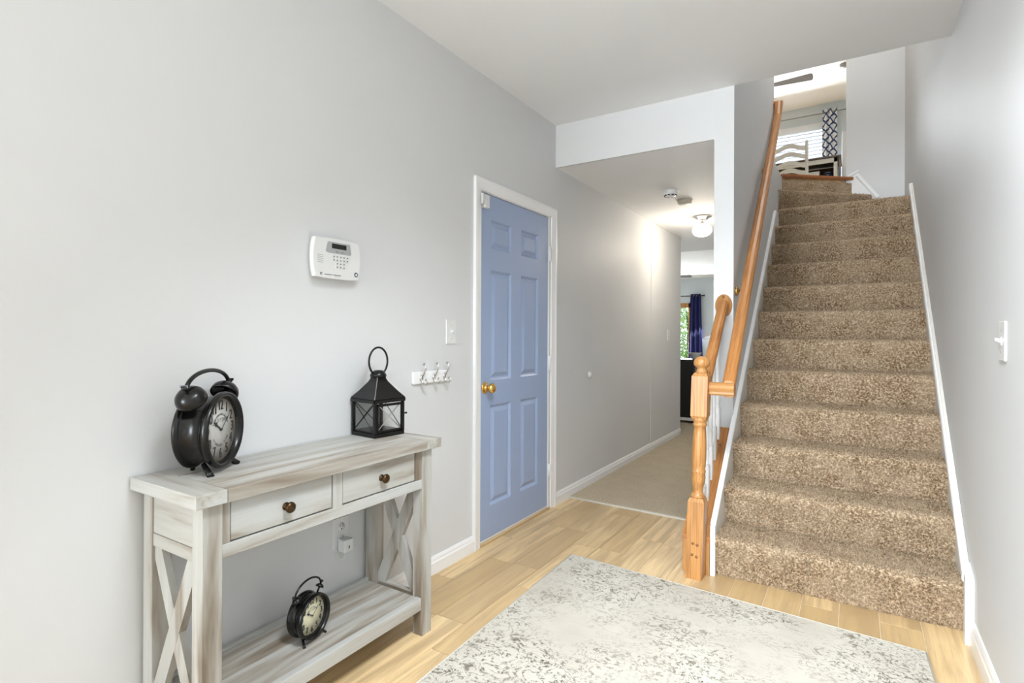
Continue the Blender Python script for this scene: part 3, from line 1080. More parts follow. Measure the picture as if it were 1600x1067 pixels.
# crossed braces at both ends
def xbrace(y0, y1):
    a, b_ = LX0 + LW, LX1 - LW
    z0, z1 = 0.148, 0.576
    w = 0.017
    dx, dz = b_ - a, z1 - z0
    ln = math.hypot(dx, dz)
    for s in (1, -1):
        px = a if s == 1 else b_
        # parallelogram cut flush at the legs/rails
        ux, uz = s * dx / ln, dz / ln
        nx_, nz = -uz, ux
        hv = w / abs(ux) * 1.0
        poly = [(px, z0), (px + s * 2 * w * 1.05, z0), (px + s * dx, z1 - hv), (px + s * dx, z1), (px + s * dx - s * 2 * w * 1.05, z1), (px, z0 + hv)]
        if s == -1:
            poly = poly[::-1]
        off = 0.0 if s == 1 else 0.0006
        MB().prism(poly, lambda u, v, w_: (u, w_, v), y0 + off, y1 - off).build('cross_brace', M['ww_z'], ct)


xbrace(LYa + 0.008, LYa + 0.028)
xbrace(LYb - 0.030, LYb - 0.010)


# ------------------------------------------------------------------ alarm clocks
def face_xf(x):
    """text plane -> clock face: text x -> Y, text y -> Z, text z -> X."""
    return Matrix(((0, 0, 1, x), (1, 0, 0, 0), (0, 1, 0, 0), (0, 0, 0, 1)))


def arc_text(body, r, size, mid_deg, step_deg, inward, ox, cz, sx=1.0):
    b = MB()
    n = len(body)
    for i, ch in enumerate(body):
        if ch == ' ':
            continue
        k = i - (n - 1) / 2
        a = math.radians(mid_deg - k * step_deg) if not inward else math.radians(mid_deg + k * step_deg)
        vs, fs = text_mesh(ch, size, 0.0002, sx)
        rot = a - PI / 2 if not inward else a + PI / 2
        c = Matrix.Translation((r * math.cos(a), r * math.sin(a), 0)) @ Matrix.Rotation(rot, 4, 'Z')
        mt = Matrix.Translation((0, 0, cz)) @ face_xf(ox) @ c
        b.add([mt @ Vector(p) for p in vs], fs)
    return b


def arc_marks(r, mid_deg, span_deg, n, h, ox):
    """print too small to read: a row of short dark marks along an arc."""
    b = MB()
    for i in range(n):
        a = math.radians(mid_deg + span_deg * (0.5 - (i + 0.5) / n))
        w = h * (0.30 + 0.12 * ((i * 7) % 3))
        mt = face_xf(ox) @ Matrix.Translation((r * math.cos(a), r * math.sin(a), 0)) @ Matrix.Rotation(a - PI / 2, 4, 'Z')
        q_ = MB().box(-w, w, -h / 2, h / 2, -0.0002, 0.0002).xf(mt)
        b.add(q_.v, q_.f)
    return b


def twin_bell_clock(name, label, loc, rz, R, D, dial, bells, lettering):
    t = thing(name, label, 'clock', loc, rz, None)
    cz = R * 1.045 + 0.004
    ax = Matrix.Translation((0, 0, cz)) @ Matrix.Rotation(PI / 2, 4, 'Y')
    f = D / 2
    # drum with raised rims front and back
    MB().lathe([(0, -f), (R * 0.82, -f), (R * 0.95, -f + .004), (R, -f + 0.010), (R, -f + 0.016), (R * 0.93, -f + 0.021), (R * 0.865, -f + 0.025), (R * 0.865, f - 0.030),
                (R * 0.94, f - 0.024)], ax, 56).build('drum', M['black'], t, world=False, keep=True)
    MB().lathe([(R * 0.90, f - 0.024), (R * 0.96, f - 0.022), (R, f - 0.016), (R * 1.005, f - 0.008), (R * 0.985, f - 0.001), (R * 0.95, f + 0.002), (R * 0.90, f),
                (R * 0.86, f - 0.006), (R * 0.82, f - 0.016), (R * 0.82, f - 0.022)], ax, 56).build('bezel', M['black'], t, world=False, keep=True)
    xf = f - 0.018
    dl = MB().lathe([(0, xf - 0.002), (R * 0.83, xf - 0.002), (R * 0.83, xf), (0, xf)], ax, 48)
    # dial origin at its centre so that its colour rings follow it
    dl.v = [(x, y, z - cz) for x, y, z in dl.v]
    dob = dl.build('dial', dial, t, world=False, keep=True)
    dob.location = (0, 0, cz)
    for hnum in range(1, 13):
        a = PI / 2 - hnum * PI / 6
        vs, fs = text_mesh(str(hnum), R * 0.37, 0.0003, 0.72)
        bold = MB()
        mt = face_xf(xf + 0.0005) @ Matrix.Translation((R * 0.635 * math.cos(a), R * 0.635 * math.sin(a), 0))
        for dx in (-R * 0.016, -R * 0.006, R * 0.006, R * 0.016):
            bold.add([mt @ Vector((p[0] + dx, p[1], p[2] + dx * .01)) for p in vs], fs)
        bold.build('numeral', M['ink'], dob, world=False, keep=True)
    if lettering:
        arc_marks(R * 0.40, 90, 140, 15, R * 0.055, xf + 0.0004).build('lettering', M['ink_soft'], dob, world=False, keep=True)
        vs, fs = text_mesh('OLD TOWN', R * 0.155, 0.0002, 0.8)
        b = MB().add([face_xf(xf + 0.0004) @ Vector((p[0], p[1] + R * 0.245, p[2])) for p in vs], fs)
        b.build('lettering', M['ink_soft'], dob, world=False, keep=True)
        arc_text('STANDARD TIME', R * 0.42, R * 0.10, 270, 9.5, True, xf + 0.0004, 0, 0.9).build('lettering', M['ink'], dob, world=False, keep=True)
    else:
        arc_marks(R * 0.36, 90, 130, 11, R * 0.05, xf + 0.0004).build('lettering', M['ink_soft'], dob, world=False, keep=True)
        vs, fs = text_mesh('OLD TOWN', R * 0.12, 0.0002, 0.8)
        MB().add([face_xf(xf + 0.0004) @ Vector((p[0], p[1] + R * 0.24, p[2])) for p in vs], fs).build('lettering', M['ink_soft'], dob, world=False, keep=True)

    def hand(ang, ln, w, nm, x):
        b = MB()
        poly = [(-w * .5, -R * 0.05), (w * .5, -R * 0.05), (w * 0.45, ln * 0.55), (w * 1.6, ln * 0.66), (w * 0.5, ln * 0.80), (0, ln), (-w * 0.5, ln * 0.80), (-w * 1.6, ln * 0.66), (-w * 0.45, ln * 0.55)]
        b.prism(poly, lambda u, v, q_: Matrix.Translation((0, 0, 0)) @ face_xf(x) @ Matrix.Rotation(ang, 4, 'Z') @ Vector((u, v, q_)), 0, 0.0008)
        b.build(nm, M['ink'], dob, world=False, keep=True)
    hand(math.radians(57), R * 0.46, R * 0.040, 'hour_hand', xf + 0.0022)
    hand(math.radians(-48), R * 0.56, R * 0.020, 'minute_hand', xf + 0.0036)
    MB().lathe([(R * 0.035, xf), (R * 0.035, xf + .005), (0, xf + .006)], Matrix.Rotation(PI / 2, 4, 'Y'), 16).build('hand_pin', M['ink'], dob, world=False, keep=True)
    MB().lathe([(0, f - 0.0105), (R * 0.845, f - 0.0105), (R * 0.845, f - 0.0095), (0, f - 0.0095)], ax, 40).build('cover_glass', M['glass'], t, world=False, keep=True)
    # feet
    for s in (-1, 1):
        a = Vector((f * 0.30, s * R * 0.52, cz - R * 0.80))
        e = Vector((f * 0.95, s * R * 0.72, 0.0))
        MB().tube([a, a + (e - a) * 0.75, e], [R * 0.060, R * 0.080, R * 0.085] if lettering else [R * .05, R * .055, R * .06], 12).build('foot', M['black'], t, world=False, keep=True)
    MB().tube([(-f * 0.9, 0, 0.0), (-f * 0.8, 0, cz - R * 0.9)], R * 0.06, 10).build('foot', M['black'], t, world=False, keep=True)
    # bells, posts, thumbscrews, handle
    br = R * 0.37 if bells else R * 0.20
    tops = []
    for s in (-1, 1):
        ang = math.radians(43 if bells else 38)
        dirv = Vector((0, s * math.sin(ang), math.cos(ang)))
        rot = Matrix.Rotation(-s * ang, 4, 'X')
        basep = Vector((0, 0, cz)) + dirv * (R * 0.93)
        bp = Vector((0, 0, cz)) + dirv * (R * (1.17 if bells else 1.22))
        MB().tube([basep, bp + dirv * R * 0.20], R * 0.045, 10).build('bell_post', M['black'], t, world=False, keep=True)
        mt = Matrix.Translation(bp) @ rot
        if bells:
            pr = [(0, br * .62), (br * 0.97, 0.0), (br, br * 0.05), (br * 0.99, br * 0.22), (br * 0.90, br * 0.50), (br * 0.70, br * 0.74), (br * 0.42, br * 0.90), (0, br * 0.97)]
            pr = [(0, br * .45), (br * .8, br * .3), (br * 0.96, 0.0), (br, br * 0.03), (br * 0.99, br * 0.25), (br * 0.90, br * 0.52), (br * 0.70, br * 0.75), (br * 0.42, br * 0.90), (0, br * 0.97)]
        else:
            pr = [(0, br * .3), (br * 0.96, 0.0), (br, br * 0.05), (br * 0.86, br * 0.42), (br * 0.5, br * 0.70), (0, br * 0.8)]
        MB().lathe(pr, mt, 28).build('bell', M['black'], t, world=False, keep=True)
        top = bp + dirv * (br * (1.0 if bells else 0.8))
        tops.append(top)
        b = MB()
        b.tube([top - dirv * .002, top + dirv * R * 0.10], R * 0.03, 8)
        kp = top + dirv * R * 0.10 + Vector((0, s * R * 0.02, 0))
        b.lathe([(0, -R * .05), (R * 0.055, -R * .045), (R * 0.075, 0), (R * 0.06, R * 0.05), (0, R * 0.055)], Matrix.Translation(kp) @ rot, 12)
        b.box(kp.x - R * .1, kp.x + R * .1, kp.y - R * .02, kp.y + R * .02, kp.z + R * 0.01, kp.z + R * 0.07) if bells else None
        b.build('thumbscrew', M['black'], t, world=False, keep=True)
    a, c = tops[0], tops[1]
    hp = []
    hgt = R * (0.42 if bells else 0.52)
    for i in range(25):
        u = i / 24
        an = PI * (1 - u)
        hp.append((0, (a.y + c.y) / 2 + (c.y - a.y) / 2 * math.cos(an) * 1.0, a.z + R * .02 + hgt * math.sin(an)))
    MB().tube(hp, R * 0.055 if bells else R * .045, 12).build('handle', M['black'], t, world=False, keep=True)
    return t


twin_bell_clock('alarm_clock', 'large black twin bell alarm clock on console table top', (0.110, 0.900, TZ), math.radians(34), 0.114, 0.106, M['dial_grey'], True, True)
twin_bell_clock('alarm_clock', 'small black alarm clock on lower shelf of console table', (0.196, 1.192, 0.148), math.radians(12), 0.0735, 0.066, M['dial_cream'], False, False)

# ------------------------------------------------------------------ lantern
ln = thing('lantern', 'black metal and glass lantern on console table top', 'lantern', (0.094, 1.606, TZ), math.radians(-6))
hs = 0.076
bl = 0.138
MB().box(-hs, hs, -hs, hs, 0.0, 0.016).build('base_tray', M['black'], ln, world=False, bevel=0.002)
MB().box(-hs + .006, hs - .006, -hs + .006, hs - .006, 0.016, 0.022).build('base_tray', M['black'], ln, world=False, bevel=0.002)
pw = 0.006
for sx in (-1, 1):
    for sy in (-1, 1):
        cx, cy = sx * (hs - pw), sy * (hs - pw)
        MB().box(cx - pw, cx + pw, cy - pw, cy + pw, 0.016, bl + 0.012).build('corner_post', M['black'], ln, world=False, bevel=0.001)
for s in (-1, 1):
    MB().box(-hs, hs, s * hs - pw, s * hs + pw, bl, bl + 0.012).build('top_rail', M['black'], ln, world=False, bevel=0.001)
    MB().box(s * hs - pw, s * hs + pw, -hs, hs, bl, bl + 0.012).build('top_rail', M['black'], ln, world=False, bevel=0.001)
zi0, zi1, yi = 0.022, bl, hs - 0.012
for face in range(4):
    R_ = Matrix.Rotation(face * PI / 2, 4, 'Z')
    x = hs - 0.004
    g = MB().box(x - 0.006, x - 0.004, -yi, yi, zi0, zi1).xf(R_).build('glass_pane', M['glass'], ln, world=False)
    for s in (-1, 1):
        MB().tube([R_ @ Vector((x, -s * yi, zi0)), R_ @ Vector((x, s * yi, zi1))], 0.0017, 6).build('wire_cross', M['silver'] if face == 0 else M['black'], g, world=False).location -= g.location
fr = MB()
for y0 in (-yi, yi - 0.007):
    fr.box(hs - 0.004, hs + 0.002, y0, y0 + 0.007, zi0, zi1 - .004)
fr.box(hs - 0.004, hs + 0.002, -yi, yi, zi0, zi0 + 0.007).box(hs - 0.004, hs + 0.002, -yi, yi, zi1 - 0.014, zi1 - 0.004)
fro = fr.build('door_frame', M['black'], ln, world=False)
MB().tube([(hs + 0.002, yi, 0.088), (hs + 0.008, yi, 0.088), (hs + 0.008, yi + 0.016, 0.088)], [0.003, 0.003, 0.0045], 8).build('latch', M['black'], ln, world=False)
# concave pyramid roof
rf = MB()
lv = [(hs + 0.001, bl + 0.011), (hs + 0.002, bl + 0.016), (0.058, bl + 0.040), (0.042, bl + 0.062), (0.029, bl + 0.080), (0.023, bl + 0.092), (0.021, bl + 0.104)]
vs, fs = [], []
for h_, z in lv:
    vs += [(-h_, -h_, z), (h_, -h_, z), (h_, h_, z), (-h_, h_, z)]
for i in range(len(lv) - 1):
    for k in range(4):
        k2 = (k + 1) % 4
        fs.append((4 * i + k, 4 * i + k2, 4 * i + 4 + k2, 4 * i + 4 + k))
fs += [(3, 2, 1, 0), tuple(len(vs) - 4 + k for k in range(4))]
rf.add(vs, fs)
rfo = rf.build('roof', M['black'], ln, world=False, keep=True)
for sx, sy in ((1, -1), (1, 1), (-1, -1)):
    MB().tube([(sx * h_ * 1.0, sy * h_ * 1.0, z) for h_, z in lv[1:]], 0.0011, 6).build('worn_seam', M['silver'], rfo, world=False)
MB().lathe([(0.030, bl + 0.098), (0.034, bl + 0.101), (0.034, bl + 0.107), (0.029, bl + 0.117), (0.018, bl + 0.126), (0, bl + 0.128)], None, 24).build('cap', M['black'], ln, world=False)
hp = []
for i in range(29):
    a = math.radians(-62 + 304 * i / 28)
    hp.append((0, 0.047 * math.cos(a), bl + 0.163 + 0.058 * math.sin(a)))
MB().tube(hp, 0.0042, 10).build('ring_handle', M['black'], ln, world=False)
# ------------------------------------------------------------------ alarm keypad
kp = thing('alarm_keypad', 'white alarm keypad with dark display on grey wall', 'keypad', (0.0, 1.435, 1.39))
def kp_outline(y0, y1, z0, z1, bul):
    pts = []
    ym, zm_ = (y0 + y1) / 2, (z0 + z1) / 2
    n = 8
    for i in range(n + 1):
        u = -1 + 2 * i / n
        pts.append((ym + u * (y1 - y0) / 2 * 0.96, z0 - 0.004 * (1 - u * u)))
    for i in range(n + 1):
        u = -1 + 2 * i / n
        pts.append((y1 + bul * (1 - u * u) - bul * .4, zm_ + u * (z1 - z0) / 2 * 0.96))
    for i in range(n + 1):
        u = 1 - 2 * i / n
        pts.append((ym + u * (y1 - y0) / 2 * 0.96, z1 + 0.004 * (1 - u * u)))
    for i in range(n + 1):
        u = 1 - 2 * i / n
        pts.append((y0 - bul * (1 - u * u) + bul * .4, zm_ + u * (z1 - z0) / 2 * 0.96))
    return pts


fy = lambda u, v, w: (w, u, v)
MB().prism(kp_outline(1.345, 1.552, 1.402, 1.548, 0.010), fy, 0.0, 0.018).build('back_box', M['plastic'], kp, bevel=0.003)
MB().prism(kp_outline(1.330, 1.550, 1.400, 1.551, 0.010), fy, 0.018, 0.040).build('front_shell', M['plastic'], kp, bevel=0.005, seg=3)
bz = MB().prism([(1.382, 1.502), (1.392, 1.496), (1.500, 1.496), (1.508, 1.500), (1.500, 1.540), (1.392, 1.540)], fy, 0.039, 0.0412).build('display_bezel', M['plastic_grey'], kp)
box(0.0412, 0.0420, 1.411, 1.482, 1.515, 1.534).build('display', M['lcd'], bz)
for y in (1.436, 1.462):
    box(0.0412, 0.0424, y - 0.006, y + 0.006, 1.501, 1.5045).build('button', M['ink_soft'], bz)
for cx_ in range(5):
    for rz_ in range(4):
        if cx_ in (0, 4) and rz_ > 1:
            continue
        y = 1.420 + cx_ * 0.0165
        z = 1.484 - rz_ * 0.0135
        ko = box(0.0395, 0.0425, y - 0.006, y + 0.006, z - 0.0045, z + 0.0045).build('key', M['plastic'], kp, bevel=0.001)
        box(0.0425, 0.0428, y - 0.0032, y + 0.0032, z - 0.0026, z + 0.0026).build('key_mark', M['ink_soft'], ko)
for i in range(5):
    box(0.0398, 0.0404, 1.345, 1.372, 1.455 + i * 0.007, 1.457 + i * 0.007).build('speaker_slot', M['plastic_grey'], kp)
def badge(y, z, r):
    m_ = Matrix.Translation((0.0398, y, z)) @ Matrix.Rotation(PI / 2, 4, 'Y')
    bo = MB().lathe([(r, 0), (r, 0.001), (0, 0.001)], m_, 8).build('badge', M['navy'], kp)
    b = MB()
    b.prism([(y - r * .45, z - r * .5), (y + r * .5, z - r * .5), (y + r * .5, z + r * .1), (y + r * .05, z + r * .55), (y - r * .45, z + r * .1)], fy, 0.0409, 0.0413)
    b.build('badge_mark', M['plastic'], bo)


badge(1.533, 1.4225, 0.0098)
badge(1.362, 1.4125, 0.0052)
for y0, y1 in ((1.378, 1.412), (1.418, 1.455)):
    y = y0
    b = MB()
    while y < y1:
        b.box(0.0402, 0.0405, y, y + 0.0026, 1.4095, 1.4135)
        y += 0.0036
    b.build('lettering', M['ink_soft'], kp)
MB().box(0.0402, 0.0405, 1.425, 1.447, 1.4055, 1.4065).build('lettering', M['ink_soft'], kp)


# ------------------------------------------------------------------ switches, hooks, outlet and other wall fittings
def switch(name, label, wall_x, s, yc, zc, w=0.074, h=0.122):
    t = thing(name, label, 'light switch', (wall_x, yc, zc - h / 2), 0)
    xx = lambda a: wall_x + s * a
    def bx(a, b_, *r):
        return box(min(xx(a), xx(b_)), max(xx(a), xx(b_)), *r)
    bx(0, 0.006, yc - w / 2, yc + w / 2, zc - h / 2, zc + h / 2).build('plate', M['plastic'], t, bevel=0.002)
    bx(0.006, 0.008, yc - 0.006, yc + 0.006, zc - 0.013, zc + 0.013).build('toggle_surround', M['plastic'], t, bevel=0.0008)
    MB().prism([(0.006, zc - 0.007), (0.022, zc - 0.004 + 0.006), (0.022, zc + 0.010), (0.006, zc + 0.007)], lambda u, v, w_: (xx(u), w_, v), yc - 0.004, yc + 0.004).build('toggle', M['plastic'], t, bevel=0.001)
    for dz in (-0.033, 0.033):
        m_ = Matrix.Translation((xx(0.006), yc, zc + dz)) @ Matrix.Rotation(s * PI / 2, 4, 'Y')
        MB().lathe([(0.0032, -.001), (0.0032, 0.0008), (0, 0.0012)], m_, 10).build('screw', M['chrome'], t)
    return t


switch('light_switch', 'white toggle switch plate on grey wall beside blue door', 0.0, 1, 2.198, 1.196, 0.080, 0.126)
switch('light_switch', 'small white toggle switch plate far down the hall wall', 0.004, 1, 6.05, 1.188)
switch('light_switch', 'white toggle switch plate on right wall', XR, -1, 2.225, 1.168, 0.080, 0.122)

hk = thing('hook_rail', 'white wooden hook rail with three metal coat hooks', 'coat rack', (0.0, 2.03, 0.935))
HY0, HY1, HZ0, HZ1 = 1.905, 2.155, 0.945, 1.004
box(0.0, 0.014, HY0, HY1, HZ0, HZ1).build('back_board', M['trim'], hk, bevel=0.005)
zc = 0.972
for y in (1.958, 2.050, 2.130):
    b = MB()
    b.lathe([(0.010, 0), (0.011, 0.003), (0.008, 0.007), (0, 0.009)], Matrix.Translation((0.014, y, zc)) @ Matrix.Rotation(PI / 2, 4, 'Y') @ Matrix.Diagonal((1.5, 1, 1, 1)), 16)
    up = [(0.018, y, zc + .004), (0.026, y, zc + 0.014), (0.036, y, zc + 0.028), (0.044, y, zc + 0.046), (0.045, y, zc + 0.062), (0.038, y, zc + 0.072), (0.031, y, zc + 0.070), (0.031, y, zc + 0.063)]
    b.tube(up, [0.0045, 0.004, 0.0036, 0.0034, 0.0034, 0.0034, 0.0036, 0.005], 10)
    lo = [(0.018, y, zc), (0.022, y, zc - 0.016), (0.032, y, zc - 0.029), (0.044, y, zc - 0.030), (0.053, y, zc - 0.020), (0.054, y, zc - 0.008), (0.047, y, zc - 0.002), (0.043, y, zc - 0.008)]
    b.tube(lo, [0.0045, 0.004, 0.0038, 0.0038, 0.0036, 0.0034, 0.0036, 0.005], 10)
    b.build('coat_hook', M['chrome'], hk)

ou = thing('wall_outlet', 'white wall outlet behind console table', 'outlet', (0.0, 1.495, 0.30))
OY0, OY1, OZ0, OZ1 = 1.452, 1.534, 0.318, 0.440
box(0.0, 0.006, OY0, OY1, OZ0, OZ1).build('plate', M['plastic'], ou, bevel=0.002)
yc = (OY0 + OY1) / 2
for z in (0.402, 0.352):
    s_ = MB().lathe([(0.017, 0), (0.017, 0.0012), (0, 0.0012)], Matrix.Translation((0.006, yc, z)) @ Matrix.Rotation(PI / 2, 4, 'Y'), 20).build('socket', M['plastic'], ou)
    for dy in (-0.0065, 0.0065):
        box(0.0070, 0.0076, yc + dy - .0012, yc + dy + .0012, z - 0.001, z + 0.008).build('slot', M['ink'], s_)
    box(0.0070, 0.0076, yc - .0025, yc + .0025, z - 0.011, z - 0.006).build('slot', M['ink'], s_)
ch = thing('phone_charger', 'white cube charger with short cord plugged into outlet', 'charger', (0.03, 1.51, 0.30))
cb = box(0.0076, 0.050, yc - 0.020, yc + 0.026, 0.308, 0.358).build('charger_body', M['plastic'], ch, bevel=0.005, seg=3)
box(0.0498, 0.0505, yc - .001, yc + .006, 0.322, 0.334).build('usb_port', M['ink_soft'], cb)
pts = []
for i in range(17):
    a = PI * i / 16
    pts.append((0.030 - 0.018 * i / 16, yc + 0.008 - 0.026 * (1 - math.cos(a)) / 2 * 1.6 + 0.004, 0.306 - 0.030 * math.sin(a)))
MB().tube(pts, 0.0022, 8).build('cord', M['plastic'], ch)

wb = thing('door_bumper', 'small round white doorstop bumper on the hall wall', 'doorstop', (0.0, 3.934, 0.85))
MB().lathe([(0.026, 0), (0.026, 0.006), (0.022, 0.012), (0.014, 0.016), (0, 0.018)], Matrix.Translation((0, 3.934, 0.869)) @ Matrix.Rotation(PI / 2, 4, 'Y'), 22).build('bumper_dome', M['plastic'], wb)
MB().lathe([(0.030, 0), (0.030, 0.003), (0.026, 0.004)], Matrix.Translation((0, 3.934, 0.869)) @ Matrix.Rotation(PI / 2, 4, 'Y'), 22).build('bumper_flange', M['plastic'], wb)

# smoke detectors and hall lamp
def ceiling_disc(name, label, x, y, r, h, m, vents):
    t = thing(name, label, 'smoke detector', (x, y, ZH - h))
    flip = Matrix.Translation((x, y, ZH)) @ Matrix.Rotation(PI, 4, 'X')
    MB().lathe([(r, 0), (r * 1.02, h * 0.25), (r * 0.97, h * 0.70), (r * 0.80, h * 0.95), (r * 0.5, h), (0, h)], flip, 32).build('housing', m, t)
    MB().lathe([(r * 1.12, 0), (r * 1.12, h * 0.10), (r * 1.0, h * 0.14)], flip, 32).build('mounting_ring', m, t)
    if vents:
        for k in range(10):
            a = 2 * PI * k / 10
            b = box(-0.009, 0.009, -0.004, 0.004, -h * 0.97, -h * 0.80).xf(Matrix.Translation((x, y, ZH)) @ Matrix.Rotation(a, 4, 'Z') @ Matrix.Translation((0, r * 0.85, 0)))
            b.build('vent_slot', M['ink'], t)
    return t


ceiling_disc('smoke_detector', 'white smoke detector on hall ceiling', 0.505, 4.37, 0.055, 0.045, M['plastic'], True)
ceiling_disc('smoke_detector', 'beige smoke detector beside the white one on hall ceiling', 0.525, 4.72, 0.060, 0.040, M['plastic_beige'], False)

hl = thing('ceiling_lamp', 'lit frosted globe lamp on the hall ceiling', 'lamp', (0.50, 5.46, ZH - 0.2))
lx, ly = 0.50, 5.46
zt_ = ZH - 0.003
MB().lathe([(0.088, zt_), (0.088, zt_ - 0.006), (0.080, zt_ - 0.010), (0.062, zt_ - 0.014), (0.055, zt_ - 0.026), (0.030, zt_ - 0.032), (0.012, zt_ - 0.034), (0.010, zt_ - 0.055), (0.022, zt_ - 0.060), (0.036, zt_ - 0.072), (0.020, zt_ - .074)],
           Matrix.Translation((lx, ly, 0)), 32).build('lamp_base', M['chrome'], hl)
gl_ = []
for i in range(17):
    a = PI * (0.16 + 0.72 * i / 16)
    gl_.append((0.092 * math.sin(a) ** 0.75, zt_ - 0.132 + 0.060 * math.cos(a)))
gl_ += [(0.040, zt_ - 0.1885), (0, zt_ - 0.190)]
MB().lathe(gl_, Matrix.Translation((lx, ly, 0)), 32).build('globe', M['globe'], hl)
point_light('hall_lamp_bulb', (lx, ly, zt_ - 0.25), 11, (1.0, 0.90, 0.76), 0.08)

# ------------------------------------------------------------------ upstairs room seen over the top step
w1 = struct(empty('window_1', ((WX0 + WX1) / 2, YF, WZ0)), 'bright window with white slatted blind upstairs', 'window')
for a in ((WX0 - .06, WX0 + .03, WZ0 - .05, WZ1 + .06), (WX1 - .03, WX1 + .06, WZ0 - .05, WZ1 + .06), (WX0 - .06, WX1 + .06, WZ1 - .02, WZ1 + .07), (WX0 - .06, WX1 + .06, WZ0 - .07, WZ0 + .02),
          ((WX0 + WX1) / 2 - .025, (WX0 + WX1) / 2 + .025, WZ0, WZ1)):
    box(a[0], a[1], YF - 0.02, YF + 0.06, a[2], a[3]).build('window_frame', M['trim'], w1, bevel=0.003)
box(WX0, WX1, YF + 0.05, YF + 0.055, WZ0, WZ1).build('window_pane', M['glass'], w1)
bd = thing('window_blind', 'white slatted blind hanging in the upstairs window', 'blind', ((WX0 + WX1) / 2, YF - .04, WZ0))
box(WX0 + .01, WX1 - .01, YF - .075, YF - .025, WZ1 - .06, WZ1 - .005).build('head_rail', M['blind'], bd)
z = WZ1 - 0.10
while z > WZ0 + 0.02:
    b = box(-(WX1 - WX0) / 2 + .012, (WX1 - WX0) / 2 - .012, -0.025, 0.025, -0.0015, 0.0015).xf(Matrix.Translation(((WX0 + WX1) / 2, YF - 0.05, z)) @ Matrix.Rotation(math.radians(38), 4, 'X'))
    b.build('slat', M['blind'], bd)
    z -= 0.062
for x in (WX0 + .25, WX1 - .30):
    MB().tube([(x, YF - .05, WZ1 - .05), (x, YF - .05, WZ0)], 0.002, 6).build('lift_cord', M['blind'], bd)


def curtain_sheet(x0, x1, yc_, z0, z1, amp, waves, m, name, parent, taper=0.0):
    vs, fs = [], []
    nx, nz = 60, 24
    for j in range(nz + 1):
        v = j / nz
        z_ = z0 + (z1 - z0) * v
        wdt = 1 + taper * (1 - v)
        xc = (x0 + x1) / 2
        for i in range(nx + 1):
            u = i / nx
            vs.append((xc + (x0 + (x1 - x0) * u - xc) * wdt, yc_ + amp * math.sin(u * waves * 2 * PI + 0.5 * math.sin(v * 3)) * (0.65 + 0.35 * (1 - v)), z_))
    for j in range(nz):
        for i in range(nx):
            k = j * (nx + 1) + i
            fs.append((k, k + 1, k + nx + 2, k + nx + 1))
    o = MB().add(vs, fs, True).build(name, m, parent)
    md = o.modifiers.new('thickness', 'SOLIDIFY')
    md.thickness = 0.003
    return o


cr = thing('curtain_rod', 'thin dark curtain rod above the upstairs window', 'curtain rod', (0.6, YF - .14, 4.93))
MB().tube([(-0.75, YF - .14, 4.935), (1.85, YF - .14, 4.935)], 0.010, 10).build('rod', M['fan'], cr)
for x in (-0.7, 1.80):
    MB().tube([(x, YF - .14, 4.935), (x, YF - .005, 4.935)], 0.008, 8).build('bracket', M['fan'], cr)
cu = thing('curtain', 'white curtain with navy lattice pattern beside upstairs window', 'curtain', (1.41, YF - .14, 2.75))
curtain_sheet(1.29, 1.50, YF - 0.14, ZU + .05, 4.99, 0.035, 3, M['lattice'], 'curtain_cloth', cu, 0.10)
for i in range(4):
    x = 1.31 + i * 0.057
    MB().tube([(x + 0.024 * 0, YF - .14 + .020 * math.cos(a), 4.935 + .020 * math.sin(a)) for a in [2 * PI * k / 14 for k in range(14)]], 0.004, 6, closed=True).build('grommet', M['fan'], cu)

# ladder-back chair
chh = thing('ladder_back_chair', 'cream ladder back dining chair at the top of the stairs', 'chair', (1.04, 7.75, ZU))
cxa, cxb, cy_ = 0.845, 1.245, 7.72
ztop = ZU + 0.93
for x in (cxa, cxb):
    MB().tube([(x, cy_ + .03, ZU), (x, cy_ + .02, ZU + 0.45), (x, cy_ - 0.02, ztop - 0.02), (x, cy_ - 0.022, ztop)], [0.016, 0.019, 0.018, 0.012], 12).build('back_post', M['chair'], chh)
    MB().tube([(x, cy_ + .42, ZU), (x, cy_ + .42, ZU + 0.44)], [0.016, 0.020], 12).build('front_leg', M['chair'], chh)
for zs in (0.835, 0.735, 0.625, 0.53):
    top, bot = [], []
    n = 18
    for i in range(n + 1):
        u = -1 + 2 * i / n
        x = (cxa + cxb) / 2 + u * (cxb - cxa) / 2
        arch = 0.055 * (0.5 + 0.5 * math.cos(u * PI))
        top.append((x, ZU + zs + 0.028 + arch))
        bot.append((x, ZU + zs - 0.026 + arch * 1.0))
    yb_ = cy_ + 0.02 - 0.04 * (zs - 0.45) / 0.48
    MB().prism(bot + top[::-1], lambda u, v, w: (u, w, v), yb_ - 0.010, yb_ + 0.010).build('back_slat', M['chair'], chh)
box(cxa - .01, cxb + .01, cy_ + .02, cy_ + .44, ZU + .44, ZU + .47).build('seat', M['chair'], chh, bevel=0.008)
for x in (cxa, cxb):
    MB().tube([(x, cy_ + .02, ZU + .2), (x, cy_ + .42, ZU + .2)], 0.010, 8).build('stretcher', M['chair'], chh)

